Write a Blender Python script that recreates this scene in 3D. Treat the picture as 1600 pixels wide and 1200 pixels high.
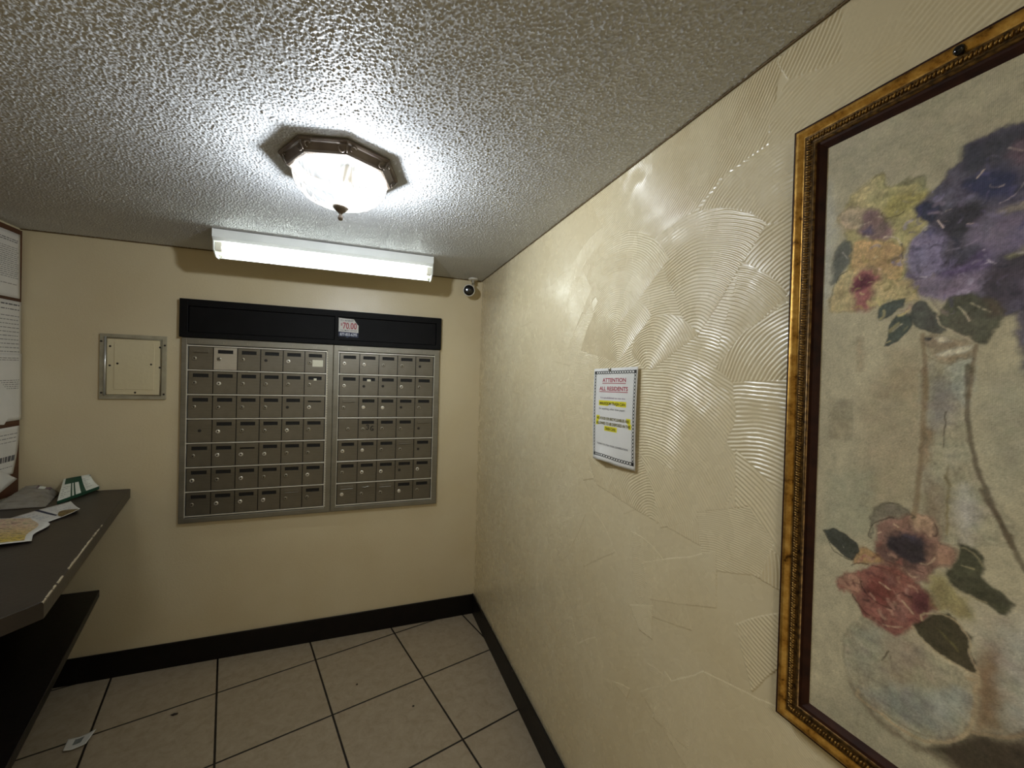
import bpy, bmesh, math, random
import numpy as np
from mathutils import Vector, Matrix

for o in list(bpy.data.objects):
    bpy.data.objects.remove(o)
S = bpy.context.scene
COL = S.collection
PI = math.pi
random.seed(7)

# ------------------------------------------------------------------ camera, world, exposure
cam_data = bpy.data.cameras.new('camera')
cam_data.sensor_width = 36.0
cam_data.lens = 640.56 / 1600 * 36.0
cam_data.clip_start = 0.02
cam = bpy.data.objects.new('camera', cam_data)
cam.location = (-0.7064, -2.4664, 1.4597)
cam.rotation_euler = (1.561418, -0.026989, -0.357315)
COL.objects.link(cam)
S.camera = cam
S.view_settings.view_transform = 'Standard'
S.view_settings.look = 'None'
S.view_settings.exposure = 0.12
S.view_settings.gamma = 1.0
S.view_settings.use_curve_mapping = False
world = bpy.data.worlds.new('world')
S.world = world
world.use_nodes = True
world.node_tree.nodes['Background'].inputs[0].default_value = (0.9, 0.95, 1.0, 1)
world.node_tree.nodes['Background'].inputs[1].default_value = 0.02
S.cycles.max_bounces = 8
S.cycles.diffuse_bounces = 5
S.cycles.transparent_max_bounces = 16
S.cycles.caustics_reflective = False
S.cycles.caustics_refractive = False
S.cycles.sample_clamp_indirect = 4.0
S.cycles.use_denoising = True

BULB_WATTS = 29.0          # ceiling lamp
TUBE_STRENGTH = 14.0        # fluorescent tubes
FILL_WATTS = 11.0           # unseen fill light added behind the camera

H = 2.07                   # ceiling height
RIDGE = 0.0016             # height of the plaster comb ridges
XL = -2.117                # left wall
YF = -3.9                  # wall behind the camera

fill = bpy.data.lights.new('fill_light', 'AREA')  # added fill from out of view, with no fixture around it
fill.shape = 'DISK'
fill.size = 0.35
fill.energy = FILL_WATTS
fill.color = (1.0, 0.97, 0.92)
fill_o = bpy.data.objects.new('fill_light', fill)
fill_o.location = (-1.05, -3.2, H - 0.03)
COL.objects.link(fill_o)


# ------------------------------------------------------------------ helpers
def lin(h):
    if not isinstance(h, str):
        return tuple(h) + ((1.0,) if len(h) == 3 else ())
    c = [int(h[i:i + 2], 16) / 255 for i in (0, 2, 4)]
    return tuple(x / 12.92 if x <= .04045 else ((x + .055) / 1.055) ** 2.4 for x in c) + (1.0,)


class N:
    """small node-tree builder"""
    def __init__(self, name):
        self.m = bpy.data.materials.new(name)
        self.m.use_nodes = True
        self.t = self.m.node_tree
        self.b = self.t.nodes['Principled BSDF']
        self.out = self.t.nodes['Material Output']

    def n(self, typ, **kw):
        nd = self.t.nodes.new(typ)
        for k, v in kw.items():
            setattr(nd, k, v)
        return nd

    def l(self, a, b):
        self.t.links.new(a, b)

    def math(self, op, a, b=None, c=None):
        nd = self.n('ShaderNodeMath', operation=op)
        for i, v in enumerate((a, b, c)):
            if v is None:
                continue
            if isinstance(v, (int, float)):
                nd.inputs[i].default_value = v
            else:
                self.l(v, nd.inputs[i])
        return nd.outputs[0]

    def mix(self, fac, a, b):
        nd = self.n('ShaderNodeMix', data_type='RGBA')
        for s, v in ((nd.inputs[0], fac), (nd.inputs[6], a), (nd.inputs[7], b)):
            if isinstance(v, (int, float)):
                s.default_value = v
            elif isinstance(v, tuple):
                s.default_value = v
            else:
                self.l(v, s)
        return nd.outputs[2]

    def noise(self, scale, detail=4, rough=.5, vec=None, dist=0.0):
        nd = self.n('ShaderNodeTexNoise')
        nd.inputs['Scale'].default_value = scale
        nd.inputs['Detail'].default_value = detail
        nd.inputs['Roughness'].default_value = rough
        nd.inputs['Distortion'].default_value = dist
        if vec is None:
            vec = self.coord()
        self.l(vec, nd.inputs['Vector'])
        return nd.outputs['Fac']

    def coord(self):
        if not hasattr(self, '_c'):
            self._c = self.n('ShaderNodeTexCoord').outputs['Object']
        return self._c

    def ramp(self, fac, *stops):
        nd = self.n('ShaderNodeValToRGB')
        while len(nd.color_ramp.elements) < len(stops):
            nd.color_ramp.elements.new(.5)
        for e, (p, c) in zip(nd.color_ramp.elements, stops):
            e.position = p
            e.color = lin(c)
        self.l(fac, nd.inputs[0])
        return nd.outputs[0]

    def bump(self, height, dist=.001, strength=1.0):
        nd = self.n('ShaderNodeBump')
        nd.inputs['Distance'].default_value = dist
        nd.inputs['Strength'].default_value = strength
        self.l(height, nd.inputs['Height'])
        self.l(nd.outputs[0], self.b.inputs['Normal'])

    def set(self, color=None, rough=.5, metal=0.0, spec=.5):
        if color is not None:
            if isinstance(color, (str, tuple)):
                self.b.inputs['Base Color'].default_value = lin(color)
            else:
                self.l(color, self.b.inputs['Base Color'])
        if isinstance(rough, (int, float)):
            self.b.inputs['Roughness'].default_value = rough
        else:
            self.l(rough, self.b.inputs['Roughness'])
        self.b.inputs['Metallic'].default_value = metal
        self.b.inputs['Specular IOR Level'].default_value = spec
        return self.m


def simple(name, c1, c2=None, scale=30, rough=.5, metal=0.0, spec=.5, bump=0.0, bscale=None, detail=4):
    k = N(name)
    c2 = c2 or c1
    f = k.noise(scale, detail)
    k.set(k.ramp(f, (.3, c1), (.7, c2)), rough, metal, spec)
    if bump:
        k.bump(k.noise(bscale or scale * 4, 3), bump)
    return k.m


class MB:
    """collects faces for one mesh object"""
    def __init__(self):
        self.v, self.f, self.mi = [], [], []

    def add(self, vs, fs, mi=0):
        b = len(self.v)
        self.v += [tuple(p) for p in vs]
        self.f += [tuple(b + i for i in f) for f in fs]
        self.mi += [mi] * len(fs)
        return self

    def box(self, x0, x1, y0, y1, z0, z1, mi=0, bev=0.0):
        if x0 > x1: x0, x1 = x1, x0
        if y0 > y1: y0, y1 = y1, y0
        if z0 > z1: z0, z1 = z1, z0
        if bev <= 0:
            vs = [(x, y, z) for x in (x0, x1) for y in (y0, y1) for z in (z0, z1)]
            return self.add(vs, [(0, 1, 3, 2), (4, 6, 7, 5), (0, 4, 5, 1), (2, 3, 7, 6), (0, 2, 6, 4), (1, 5, 7, 3)], mi)
        bm = bmesh.new()
        bmesh.ops.create_cube(bm, size=1.0)
        for v in bm.verts:
            v.co = Vector(((x0 + x1) / 2 + v.co.x * (x1 - x0), (y0 + y1) / 2 + v.co.y * (y1 - y0), (z0 + z1) / 2 + v.co.z * (z1 - z0)))
        bmesh.ops.bevel(bm, geom=list(bm.edges), offset=bev, segments=2, affect='EDGES', profile=.5)
        self.bm(bm, mi)
        return self

    def bm(self, bm, mi=0):
        bm.verts.index_update()
        self.add([v.co[:] for v in bm.verts], [[v.index for v in f.verts] for f in bm.faces], mi)
        bm.free()

    def lathe(self, prof, seg=24, M=None, mi=0, phase=0.0, caps=True):
        """prof: list of (r, h) revolved about local Z; M places it"""
        M = M or Matrix.Identity(4)
        vs, fs = [], []
        for r, h in prof:
            for i in range(seg):
                a = 2 * PI * i / seg + phase
                vs.append(M @ Vector((r * math.cos(a), r * math.sin(a), h)))
        n = len(prof)
        for j in range(n - 1):
            for i in range(seg):
                fs.append((j * seg + i, j * seg + (i + 1) % seg, (j + 1) * seg + (i + 1) % seg, (j + 1) * seg + i))
        if caps:
            fs.append(tuple(range(seg))[::-1])
            fs.append(tuple((n - 1) * seg + i for i in range(seg)))
        return self.add(vs, fs, mi)

    def tube(self, pts, r, seg=10, mi=0, closed=False):
        pts = [Vector(p) for p in pts]
        n = len(pts)
        rr = r if isinstance(r, (list, tuple)) else [r] * n
        vs, fs = [], []
        up = Vector((0.31, 0.17, 0.93)).normalized()
        for i, p in enumerate(pts):
            a = pts[(i - 1) % n] if closed or i > 0 else p
            b = pts[(i + 1) % n] if closed or i < n - 1 else p
            t = (b - a).normalized()
            u = t.cross(up)
            if u.length < 1e-4:
                u = t.cross(Vector((1, 0, 0)))
            u.normalize()
            w = t.cross(u)
            for k in range(seg):
                an = 2 * PI * k / seg
                vs.append(p + (u * math.cos(an) + w * math.sin(an)) * rr[i])
        m = n if closed else n - 1
        for i in range(m):
            for k in range(seg):
                j = (i + 1) % n
                fs.append((i * seg + k, i * seg + (k + 1) % seg, j * seg + (k + 1) % seg, j * seg + k))
        if not closed:
            fs.append(tuple(range(seg))[::-1])
            fs.append(tuple((n - 1) * seg + k for k in range(seg)))
        return self.add(vs, fs, mi)

    def grid(self, fn, nu, nv, mi=0, thick=0.0):
        """fn(u, v) -> point, u and v in 0..1"""
        vs = [fn(i / nu, j / nv) for j in range(nv + 1) for i in range(nu + 1)]
        W = nu + 1
        fs = [(j * W + i, j * W + i + 1, (j + 1) * W + i + 1, (j + 1) * W + i) for j in range(nv) for i in range(nu)]
        return self.add(vs, fs, mi)

    def build(self, name, mats, parent=None, smooth=False, recalc=True, auto=None):
        me = bpy.data.meshes.new(name)
        me.from_pydata(self.v, [], self.f)
        for m in (mats if isinstance(mats, (list, tuple)) else [mats]):
            me.materials.append(m)
        me.polygons.foreach_set('material_index', self.mi)
        if recalc:
            bm = bmesh.new()
            bm.from_mesh(me)
            bmesh.ops.recalc_face_normals(bm, faces=bm.faces)
            bm.to_mesh(me)
            bm.free()
        if smooth:
            me.polygons.foreach_set('use_smooth', [True] * len(me.polygons))
            if auto:
                me.set_sharp_from_angle(angle=auto)
        me.update()
        o = bpy.data.objects.new(name, me)
        COL.objects.link(o)
        if parent is not None:
            o.parent = parent
            if parent.type == 'EMPTY':
                o.matrix_parent_inverse = Matrix.Translation(-Vector(parent.location))
        return o


def tag(o, label=None, cat=None, group=None, kind=None):
    if label: o['label'] = label
    if cat: o['category'] = cat
    if group: o['group'] = group
    if kind: o['kind'] = kind
    return o


def thing(name, label, cat, loc, group=None):
    o = bpy.data.objects.new(name, None)
    o.empty_display_size = .05
    o.location = loc
    COL.objects.link(o)
    return tag(o, label, cat, group)


def thicken(o, t, offset=-1.0):
    md = o.modifiers.new('solid', 'SOLIDIFY')
    md.thickness = t
    md.offset = offset
    return o


_txt = {}
def text_verts(s, bold=0.0):
    """glyph outlines as filled polygons, scaled to a unit box: (verts in 0..1, faces, aspect)"""
    key = (s, bold)
    if key in _txt:
        return _txt[key]
    cu = bpy.data.curves.new('glyphs', 'FONT')
    cu.body = s
    cu.resolution_u = 3
    cu.offset = bold
    ob = bpy.data.objects.new('glyphs', cu)
    COL.objects.link(ob)
    dg = bpy.context.evaluated_depsgraph_get()
    me = bpy.data.meshes.new_from_object(ob.evaluated_get(dg))
    vs = [v.co.copy() for v in me.vertices]
    fs = [tuple(p.vertices) for p in me.polygons]
    bpy.data.objects.remove(ob)
    bpy.data.curves.remove(cu)
    bpy.data.meshes.remove(me)
    x0, x1 = min(v.x for v in vs), max(v.x for v in vs)
    y0, y1 = min(v.y for v in vs), max(v.y for v in vs)
    _txt[key] = ([((v.x - x0) / (x1 - x0), (v.y - y0) / (y1 - y0)) for v in vs], fs, (x1 - x0) / (y1 - y0))
    return _txt[key]


def write(mb, s, fn, u0, u1, v0, v1, mi=0, bold=0.0):
    """letters filling the box u0..u1 x v0..v1 on the surface fn(u, v)"""
    vs, fs, _ = text_verts(s, bold)
    mb.add([fn(u0 + a * (u1 - u0), v0 + b * (v1 - v0)) for a, b in vs], fs, mi)


def rect(mb, fn, u0, u1, v0, v1, mi=0):
    mb.add([fn(u0, v0), fn(u1, v0), fn(u1, v1), fn(u0, v1)], [(0, 1, 2, 3)], mi)

# ------------------------------------------------------------------ picture strokes (mm on the canvas) and comb fans (m on the wall)
PAINT = [('p','a39c83',40,0.5,[(-19.1, 1031.2), (235.3, 893.4), (238.1, 781.5), (101.6, 818.1), (-14.9, 902.1)]),
('p','b9bab0',12,0.6,[(-1.9, 875.2), (22.7, 824.0), (22.8, 703.5), (4.9, 666.0), (-15.5, 796.6)]),
('p','a08f70',18,0.5,[(67.6, 531.7), (135.6, 561.1), (137.4, 399.5), (89.6, 367.1), (74.4, 422.5)]),
('p','8d8266',5,0.55,[(23.1, 519.4), (57.3, 521.2), (57.4, 457.8), (27.1, 455.5)]),
('l','bdb192',1.24,0.6,[(58.0, 527.3), (59.3, 454.0)]),
('l','bdb192',0.93,0.5,[(4.5, 456.6), (57.5, 455.8)]),
('p','92947a',14,0.5,[(24.8, 403.6), (88.0, 421.4), (87.5, 327.3), (18.2, 291.2)]),
('p','a58f6e',5,0.5,[(59.3, 611.7), (69.3, 610.8), (69.2, 561.9), (59.2, 562.0)]),
('p','a4926f',14,0.45,[(96.6, 588.6), (133.0, 595.1), (136.3, 527.3), (95.4, 525.4)]),
('p','9a9a86',25,0.5,[(194.0, 544.3), (235.3, 560.0), (237.9, 456.3), (213.7, 420.1), (195.7, 479.9)]),
('p','8f8a72',20,0.5,[(6.3, 9.3), (84.3, 97.2), (157.7, 69.8), (171.4, 47.5), (67.7, -49.6)]),
('p','565164',3,0.95,[(136.5, 796.4), (150.1, 807.1), (154.8, 814.7), (168.7, 824.0), (170.6, 838.8), (181.6, 842.3), (198.5, 843.6), (210.6, 841.2), (227.8, 834.2), (278.1, 787.6), (293.9, 718.4), (249.8, 654.6), (194.0, 621.2), (146.2, 676.9), (135.0, 756.7), (121.4, 768.4), (122.2, 785.3)]),
('p','43434d',9,0.9,[(169.4, 837.8), (188.2, 840.3), (208.7, 837.8), (227.9, 829.9), (228.8, 792.9), (194.4, 805.3), (178.3, 802.2), (166.7, 812.3)]),
('p','383b5c',8,0.9,[(172.8, 796.9), (199.8, 796.8), (216.1, 780.4), (212.7, 761.6), (193.4, 763.6), (173.3, 777.9)]),
('p','755d6a',7,0.8,[(208.2, 819.1), (218.9, 819.3), (228.5, 807.1), (224.3, 792.3), (212.7, 797.9), (207.5, 807.8)]),
('p','696478',6,0.9,[(140.6, 788.1), (155.4, 791.8), (179.0, 777.1), (173.7, 765.2), (151.1, 770.7), (143.4, 778.7)]),
('p','33364a',4,0.95,[(121.0, 782.3), (127.6, 784.8), (145.9, 777.7), (150.0, 764.6), (139.0, 753.7), (127.0, 761.3)]),
('p','3a383f',6,0.9,[(144.2, 750.2), (156.2, 762.3), (167.8, 769.1), (183.9, 758.2), (183.2, 743.0), (169.0, 725.9), (154.7, 730.4)]),
('p','7b708a',8,0.9,[(187.4, 747.6), (211.1, 747.7), (225.5, 745.0), (235.7, 699.4), (202.4, 697.6), (189.8, 698.0), (178.2, 723.0)]),
('p','a09484',4,0.8,[(203.0, 750.8), (220.6, 752.6), (229.9, 750.3), (230.2, 740.4), (209.2, 742.6), (201.1, 745.6)]),
('p','837a9c',5,0.95,[(115.8, 721.8), (120.8, 741.1), (139.1, 748.6), (154.7, 727.1), (152.7, 711.4), (150.8, 692.3), (133.3, 679.7), (116.4, 700.7)]),
('p','807289',6,0.95,[(125.2, 683.2), (158.4, 684.0), (181.4, 688.0), (194.5, 681.6), (192.9, 662.3), (180.0, 654.1), (159.2, 651.5), (141.7, 656.2), (128.4, 663.7)]),
('p','64517a',7,0.85,[(153.2, 693.4), (169.6, 705.1), (191.8, 703.6), (195.5, 684.4), (175.9, 681.5), (153.6, 680.2)]),
('p','4c4957',6,0.9,[(155.4, 702.6), (167.1, 712.2), (175.1, 713.0), (188.4, 710.6), (186.4, 703.6), (167.6, 691.4), (153.3, 691.7)]),
('p','4b434e',5,0.95,[(194.5, 681.6), (207.6, 688.7), (222.0, 694.9), (249.1, 684.5), (250.1, 643.8), (215.8, 640.2), (201.7, 644.1), (189.7, 659.9)]),
('p','76687c',8,0.6,[(215.2, 662.1), (231.9, 672.5), (241.3, 649.6), (225.3, 642.8)]),
('p','9b9871',3,0.8,[(208.6, 691.4), (218.2, 696.0), (223.7, 703.0), (226.7, 696.4), (212.6, 688.9)]),
('p','5a4d72',4,0.8,[(105.2, 696.4), (116.5, 699.0), (133.1, 684.8), (119.7, 682.6)]),
('l','433f4e',2.17,0.8,[(139.9, 721.7), (144.9, 725.2), (152.5, 721.3)]),
('l','dcc4b8',1.24,0.8,[(192.9, 781.9), (196.1, 777.5), (204.4, 776.1)]),
('l','dcc4b8',1.24,0.8,[(146.5, 756.0), (151.8, 744.4)]),
('l','dcc4b8',1.24,0.8,[(154.9, 765.2), (159.7, 765.8)]),
('l','dcc4b8',1.24,0.8,[(181.8, 794.4), (187.1, 801.2)]),
('l','dcc4b8',1.24,0.8,[(174.3, 741.5), (180.0, 740.3)]),
('l','dcc4b8',1.24,0.8,[(151.6, 752.6), (157.7, 750.4)]),
('l','dcc4b8',1.24,0.8,[(207.3, 818.2), (218.2, 809.6)]),
('l','c9bccc',1.395,0.7,[(190.7, 705.4), (192.0, 695.9), (199.6, 686.4)]),
('l','c9bccc',1.395,0.7,[(187.9, 687.8), (193.2, 689.5)]),
('l','c9bccc',1.395,0.7,[(127.7, 687.7), (137.1, 684.8)]),
('l','b9a8b0',0.93,0.5,[(220.1, 772.9), (212.7, 761.6), (200.8, 757.6)]),
('l','a695b0',1.55,0.5,[(187.0, 723.3), (178.4, 716.7), (157.5, 713.3)]),
('p','b0a56c',3,0.95,[(32.4, 808.4), (44.2, 825.4), (67.4, 836.6), (78.2, 844.8), (87.6, 840.5), (92.7, 822.0), (107.3, 822.8), (121.2, 821.7), (132.2, 811.7), (136.6, 794.7), (127.5, 790.0), (121.0, 782.3), (125.4, 770.4), (133.8, 755.5), (123.4, 743.6), (115.5, 732.3), (111.8, 715.9), (111.3, 684.5), (48.2, 698.0), (45.2, 737.6), (36.8, 779.2), (27.2, 798.4)]),
('p','858260',3,0.85,[(103.0, 821.1), (115.6, 824.3), (132.0, 816.9), (132.5, 799.8), (124.2, 811.9), (113.1, 815.8)]),
('p','aca057',7,0.85,[(96.1, 806.2), (129.9, 799.2), (136.6, 793.1), (116.9, 780.4), (97.0, 777.2), (87.8, 782.3)]),
('p','c0b37c',6,0.85,[(44.2, 827.3), (78.3, 842.9), (91.2, 820.8), (84.3, 796.4), (60.1, 805.7)]),
('p','b7a287',6,0.85,[(28.9, 801.7), (41.2, 811.0), (68.5, 798.7), (65.9, 777.1), (38.6, 778.6)]),
('p','85656d',5,0.85,[(59.3, 777.5), (65.3, 796.1), (79.7, 794.5), (97.4, 762.7), (97.8, 748.3), (81.1, 748.0), (56.3, 767.1)]),
('p','5a4f66',4,0.9,[(59.4, 773.6), (72.5, 773.0), (76.0, 760.7), (61.3, 765.4)]),
('l','d8c8ac',1.55,0.8,[(59.2, 779.4), (72.3, 780.5), (80.0, 785.2), (87.9, 777.7)]),
('l','d8c8ac',1.55,0.8,[(56.3, 765.1), (72.9, 757.9)]),
('l','d8c8ac',1.55,0.8,[(88.7, 751.1), (100.7, 749.1), (109.8, 735.7)]),
('l','4a4228',1.085,0.8,[(86.1, 788.4), (87.9, 780.5), (97.0, 777.2), (111.3, 780.8)]),
('l','4a4228',1.085,0.8,[(46.2, 818.8), (58.5, 804.4)]),
('l','4a4228',1.085,0.8,[(109.7, 737.5), (111.8, 715.9)]),
('l','6b5c42',0.93,0.5,[(44.2, 825.4), (67.4, 836.6), (78.2, 844.8), (87.6, 840.5), (92.7, 822.0)]),
('p','c6a46c',4,0.95,[(49.8, 755.6), (81.1, 749.9), (106.8, 738.4), (111.6, 722.9), (111.0, 693.3), (90.7, 685.3), (51.6, 697.3), (47.2, 727.3)]),
('p','bfab76',4,0.95,[(28.4, 702.3), (44.2, 714.5), (74.2, 714.8), (87.1, 704.3), (105.4, 687.5), (122.5, 682.0), (128.3, 667.1), (126.0, 653.9), (100.4, 660.0), (80.8, 654.1), (56.4, 652.2), (24.4, 654.9), (18.2, 672.1)]),
('p','9b5258',6,0.9,[(48.4, 690.2), (58.0, 711.2), (74.4, 711.0), (87.3, 696.9), (76.6, 688.2), (76.0, 654.9), (56.4, 654.1), (52.2, 677.9)]),
('p','652d3b',4,0.95,[(50.2, 687.9), (61.5, 704.7), (74.6, 703.5), (73.5, 687.0), (55.5, 681.1)]),
('p','a87b52',14,0.4,[(78.4, 735.9), (98.2, 733.8), (104.6, 716.0), (86.9, 711.6)]),
('l','e0c4ac',2.17,0.9,[(74.2, 714.8), (87.0, 707.0)]),
('p','5c5f57',4,0.92,[(22.2, 723.8), (25.2, 747.1), (37.3, 763.3), (46.3, 756.7), (47.1, 733.2), (38.8, 715.8), (24.8, 699.1), (20.9, 703.9)]),
('l','cfc8b8',1.24,0.8,[(36.1, 746.0), (43.6, 734.1)]),
('l','3c3426',1.085,0.8,[(122.5, 680.3), (125.6, 669.4)]),
('l','3c3426',1.085,0.8,[(28.5, 700.3), (31.8, 709.5), (42.4, 713.9)]),
('l','3c3426',1.085,0.8,[(19.2, 669.9), (23.3, 689.3), (24.9, 697.0)]),
('l','7a5c48',1.085,0.6,[(20.5, 657.5), (56.4, 652.2), (80.8, 654.1)]),
('p','4d5750',1.5,0.95,[(85.5, 653.4), (97.5, 658.7), (114.8, 661.0), (112.3, 649.2), (101.0, 640.2), (86.1, 635.0)]),
('l','b3a78c',0.93,0.7,[(84.8, 649.8), (84.6, 633.4), (101.0, 638.4)]),
('p','48524b',1.5,0.95,[(99.8, 629.7), (109.7, 639.0), (122.4, 637.2), (124.2, 623.2), (110.7, 605.4), (94.8, 595.9), (98.8, 615.4)]),
('l','b9a78e',1.24,0.8,[(124.2, 619.8), (113.6, 605.2), (96.3, 595.8)]),
('p','50524c',2,0.95,[(123.4, 649.2), (134.0, 654.2), (144.7, 640.8), (155.1, 626.2), (157.9, 611.2), (145.6, 609.1), (129.6, 620.9), (122.5, 632.1)]),
('p','b89480',3,0.8,[(112.4, 643.9), (119.2, 653.3), (123.4, 650.9), (119.6, 637.6)]),
('p','575746',3,0.95,[(151.3, 629.9), (159.2, 651.5), (182.3, 653.7), (205.9, 638.9), (206.4, 619.6), (197.7, 599.6), (191.5, 592.5), (178.1, 601.3), (165.1, 610.5), (154.0, 619.8)]),
('p','6e5648',8,0.6,[(193.4, 644.0), (205.9, 638.9), (206.3, 625.5), (198.0, 626.7)]),
('l','bdb092',1.395,0.8,[(169.0, 640.3), (175.0, 633.1), (179.8, 621.4)]),
('l','bdb092',1.395,0.8,[(151.2, 633.2), (154.0, 619.8), (165.1, 610.5), (179.3, 599.7), (192.6, 590.9)]),
('l','bdb092',1.395,0.8,[(180.3, 643.2), (197.9, 629.7)]),
('l','bdb092',1.395,0.8,[(103.1, 616.8), (112.9, 626.3)]),
('l','8d7f74',2.48,0.5,[(144.3, 655.8), (149.7, 643.3), (159.8, 632.0)]),
('p','a69f84',6,0.8,[(138.1, 571.8), (182.9, 570.5), (180.9, 510.9), (188.4, 454.2), (202.9, 417.2), (220.3, 367.8), (130.7, 333.9), (135.1, 380.8), (138.7, 453.7)]),
('p','aeb0a0',6,0.9,[(161.5, 568.9), (184.3, 579.2), (183.7, 560.6), (181.4, 521.7), (167.4, 528.8), (162.0, 552.8)]),
('p','a08f72',4,0.9,[(138.1, 601.5), (148.2, 607.2), (166.5, 602.3), (183.9, 593.1), (184.2, 582.3), (167.4, 571.9), (148.9, 580.8)]),
('p','d2ccb4',2,0.95,[(152.6, 583.9), (170.4, 590.9), (182.8, 593.2), (181.9, 585.5), (170.6, 581.4), (156.4, 580.4)]),
('p','c9c3a4',2,0.95,[(148.3, 603.9), (160.5, 605.3), (165.5, 597.6), (154.7, 595.2)]),
('p','4f504d',1.5,0.95,[(137.4, 604.9), (147.0, 604.0), (144.6, 600.1), (138.1, 600.6)]),
('p','8b8480',12,0.75,[(143.1, 543.3), (157.4, 552.2), (170.6, 535.4), (169.8, 516.8), (159.1, 491.9), (145.9, 490.4)]),
('p','967a5a',6,0.75,[(139.1, 489.6), (150.1, 483.8), (148.3, 451.9), (142.0, 432.9)]),
('p','86745a',14,0.7,[(135.4, 371.8), (147.9, 420.0), (158.9, 405.3), (163.0, 349.6), (136.3, 339.6)]),
('p','b9b5aa',10,0.85,[(175.1, 413.0), (183.4, 418.5), (191.0, 397.6), (185.2, 354.5), (176.1, 376.3)]),
('l','463d2a',1.24,0.85,[(161.2, 509.3), (161.1, 464.5)]),
('p','77683a',3,0.8,[(161.0, 424.8), (164.3, 442.8), (167.1, 410.9)]),
('l','86773f',1.86,0.6,[(165.8, 410.6), (166.7, 356.1)]),
('l','8b7656',3.41,0.75,[(135.3, 608.4), (138.8, 577.9), (141.5, 525.9)]),
('l','8b7656',4.03,0.75,[(138.4, 561.1), (139.9, 507.5), (138.7, 453.7), (136.0, 399.1), (133.9, 375.0)]),
('l','7f6a4f',2.79,0.7,[(186.7, 591.4), (183.7, 560.6), (182.3, 529.5)]),
('l','665a45',3.41,0.8,[(183.2, 560.6), (180.5, 527.5), (182.7, 489.6), (190.9, 446.6), (200.7, 416.6), (213.6, 380.9), (220.1, 373.9)]),
('l','665a45',3.41,0.8,[(196.3, 416.3), (211.4, 385.8), (231.1, 341.0), (246.2, 312.5)]),
('l','77664c',1.24,0.6,[(139.9, 584.6), (161.5, 570.5), (184.2, 582.3)]),
('p','b3aa96',22,0.75,[(195.8, 262.0), (232.2, 297.7), (246.6, 298.1), (247.8, 247.5), (202.4, 225.6)]),
('p','85694a',12,0.9,[(193.1, 189.5), (202.3, 229.8), (218.1, 247.6), (222.4, 203.8), (219.5, 155.0), (197.0, 131.9), (197.1, 169.5)]),
('p','b2aea0',16,0.85,[(217.1, 247.0), (232.6, 279.3), (246.8, 287.4), (249.5, 179.3), (223.6, 158.3), (219.3, 201.6)]),
('p','9f987e',4,0.85,[(54.1, 150.1), (65.9, 183.8), (81.0, 204.4), (110.5, 203.6), (140.3, 199.3), (179.9, 193.6), (193.3, 183.0), (196.3, 155.8), (192.4, 129.7), (177.4, 104.0), (151.8, 86.0), (129.3, 78.3), (94.8, 85.3), (68.5, 98.0)]),
('p','a2937a',16,0.8,[(104.5, 192.5), (139.9, 211.8), (154.3, 190.4), (141.6, 153.3), (115.6, 135.1), (105.5, 158.7)]),
('p','8d9086',12,0.85,[(89.3, 100.9), (127.7, 136.1), (155.5, 149.0), (184.2, 169.8), (186.0, 144.6), (172.1, 113.2), (151.6, 94.7), (129.0, 89.2), (104.3, 92.6)]),
('p','b5b9ac',14,0.8,[(158.3, 142.3), (184.2, 169.8), (187.2, 145.5), (166.8, 121.0)]),
('p','a5a590',14,0.6,[(71.4, 176.9), (101.3, 194.4), (99.2, 154.6), (83.3, 130.3), (72.5, 141.2)]),
('p','675b45',7,0.75,[(63.1, 98.2), (108.1, 72.5), (152.1, 75.6), (182.3, 103.1), (193.7, 125.9), (215.6, 140.8), (249.7, 170.7), (251.3, 107.6), (206.5, 72.3), (157.7, 68.1), (129.8, 63.9), (95.2, 70.0)]),
('p','3d3326',8,0.85,[(157.4, 79.3), (191.4, 122.4), (197.0, 130.3), (215.7, 136.2), (250.0, 159.2), (251.3, 107.6), (194.9, 77.7), (168.0, 78.8)]),
('l','7d6f55',2.17,0.6,[(81.0, 204.4), (60.8, 172.6), (55.3, 140.5), (60.9, 109.0), (81.1, 90.9)]),
('l','5f523c',1.86,0.7,[(80.9, 94.8), (107.7, 85.6), (132.1, 84.3), (154.4, 90.8), (177.3, 108.1), (190.0, 129.5)]),
('l','b09d78',2.79,0.85,[(77.5, 94.3), (107.8, 80.9), (132.3, 78.0), (154.6, 83.9), (177.4, 103.5), (191.3, 125.6), (196.4, 152.6), (195.8, 176.6), (189.6, 190.3)]),
('l','988464',2.48,0.8,[(195.8, 130.9), (213.5, 139.1), (227.9, 151.0), (249.6, 176.4)]),
('l','41371f',1.24,0.8,[(133.9, 171.7), (138.1, 150.9), (139.2, 137.2)]),
('l','41371f',1.24,0.8,[(113.1, 169.2), (116.7, 149.0)]),
('l','41371f',1.24,0.8,[(111.4, 173.8), (104.0, 155.8)]),
('p','787260',3,0.9,[(85.1, 351.2), (89.6, 368.3), (102.3, 376.8), (117.6, 378.5), (131.2, 369.8), (131.4, 362.5), (106.1, 354.2), (90.3, 343.1), (86.0, 322.0)]),
('p','8b6658',4,0.95,[(90.9, 323.8), (96.7, 349.2), (121.1, 362.9), (135.4, 369.3), (151.9, 371.1), (157.7, 353.8), (163.2, 342.0), (175.9, 338.5), (173.9, 322.5), (159.0, 309.1), (151.5, 289.9), (132.3, 280.9), (101.7, 287.6), (91.5, 302.6)]),
('p','b8987a',4,0.9,[(132.7, 366.6), (149.2, 372.0), (156.2, 360.3), (154.0, 345.5), (141.7, 348.0), (133.1, 352.2)]),
('p','a98369',5,0.85,[(156.7, 341.3), (168.3, 342.3), (176.0, 335.2), (169.0, 318.7), (161.4, 313.7), (155.9, 325.2)]),
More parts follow.
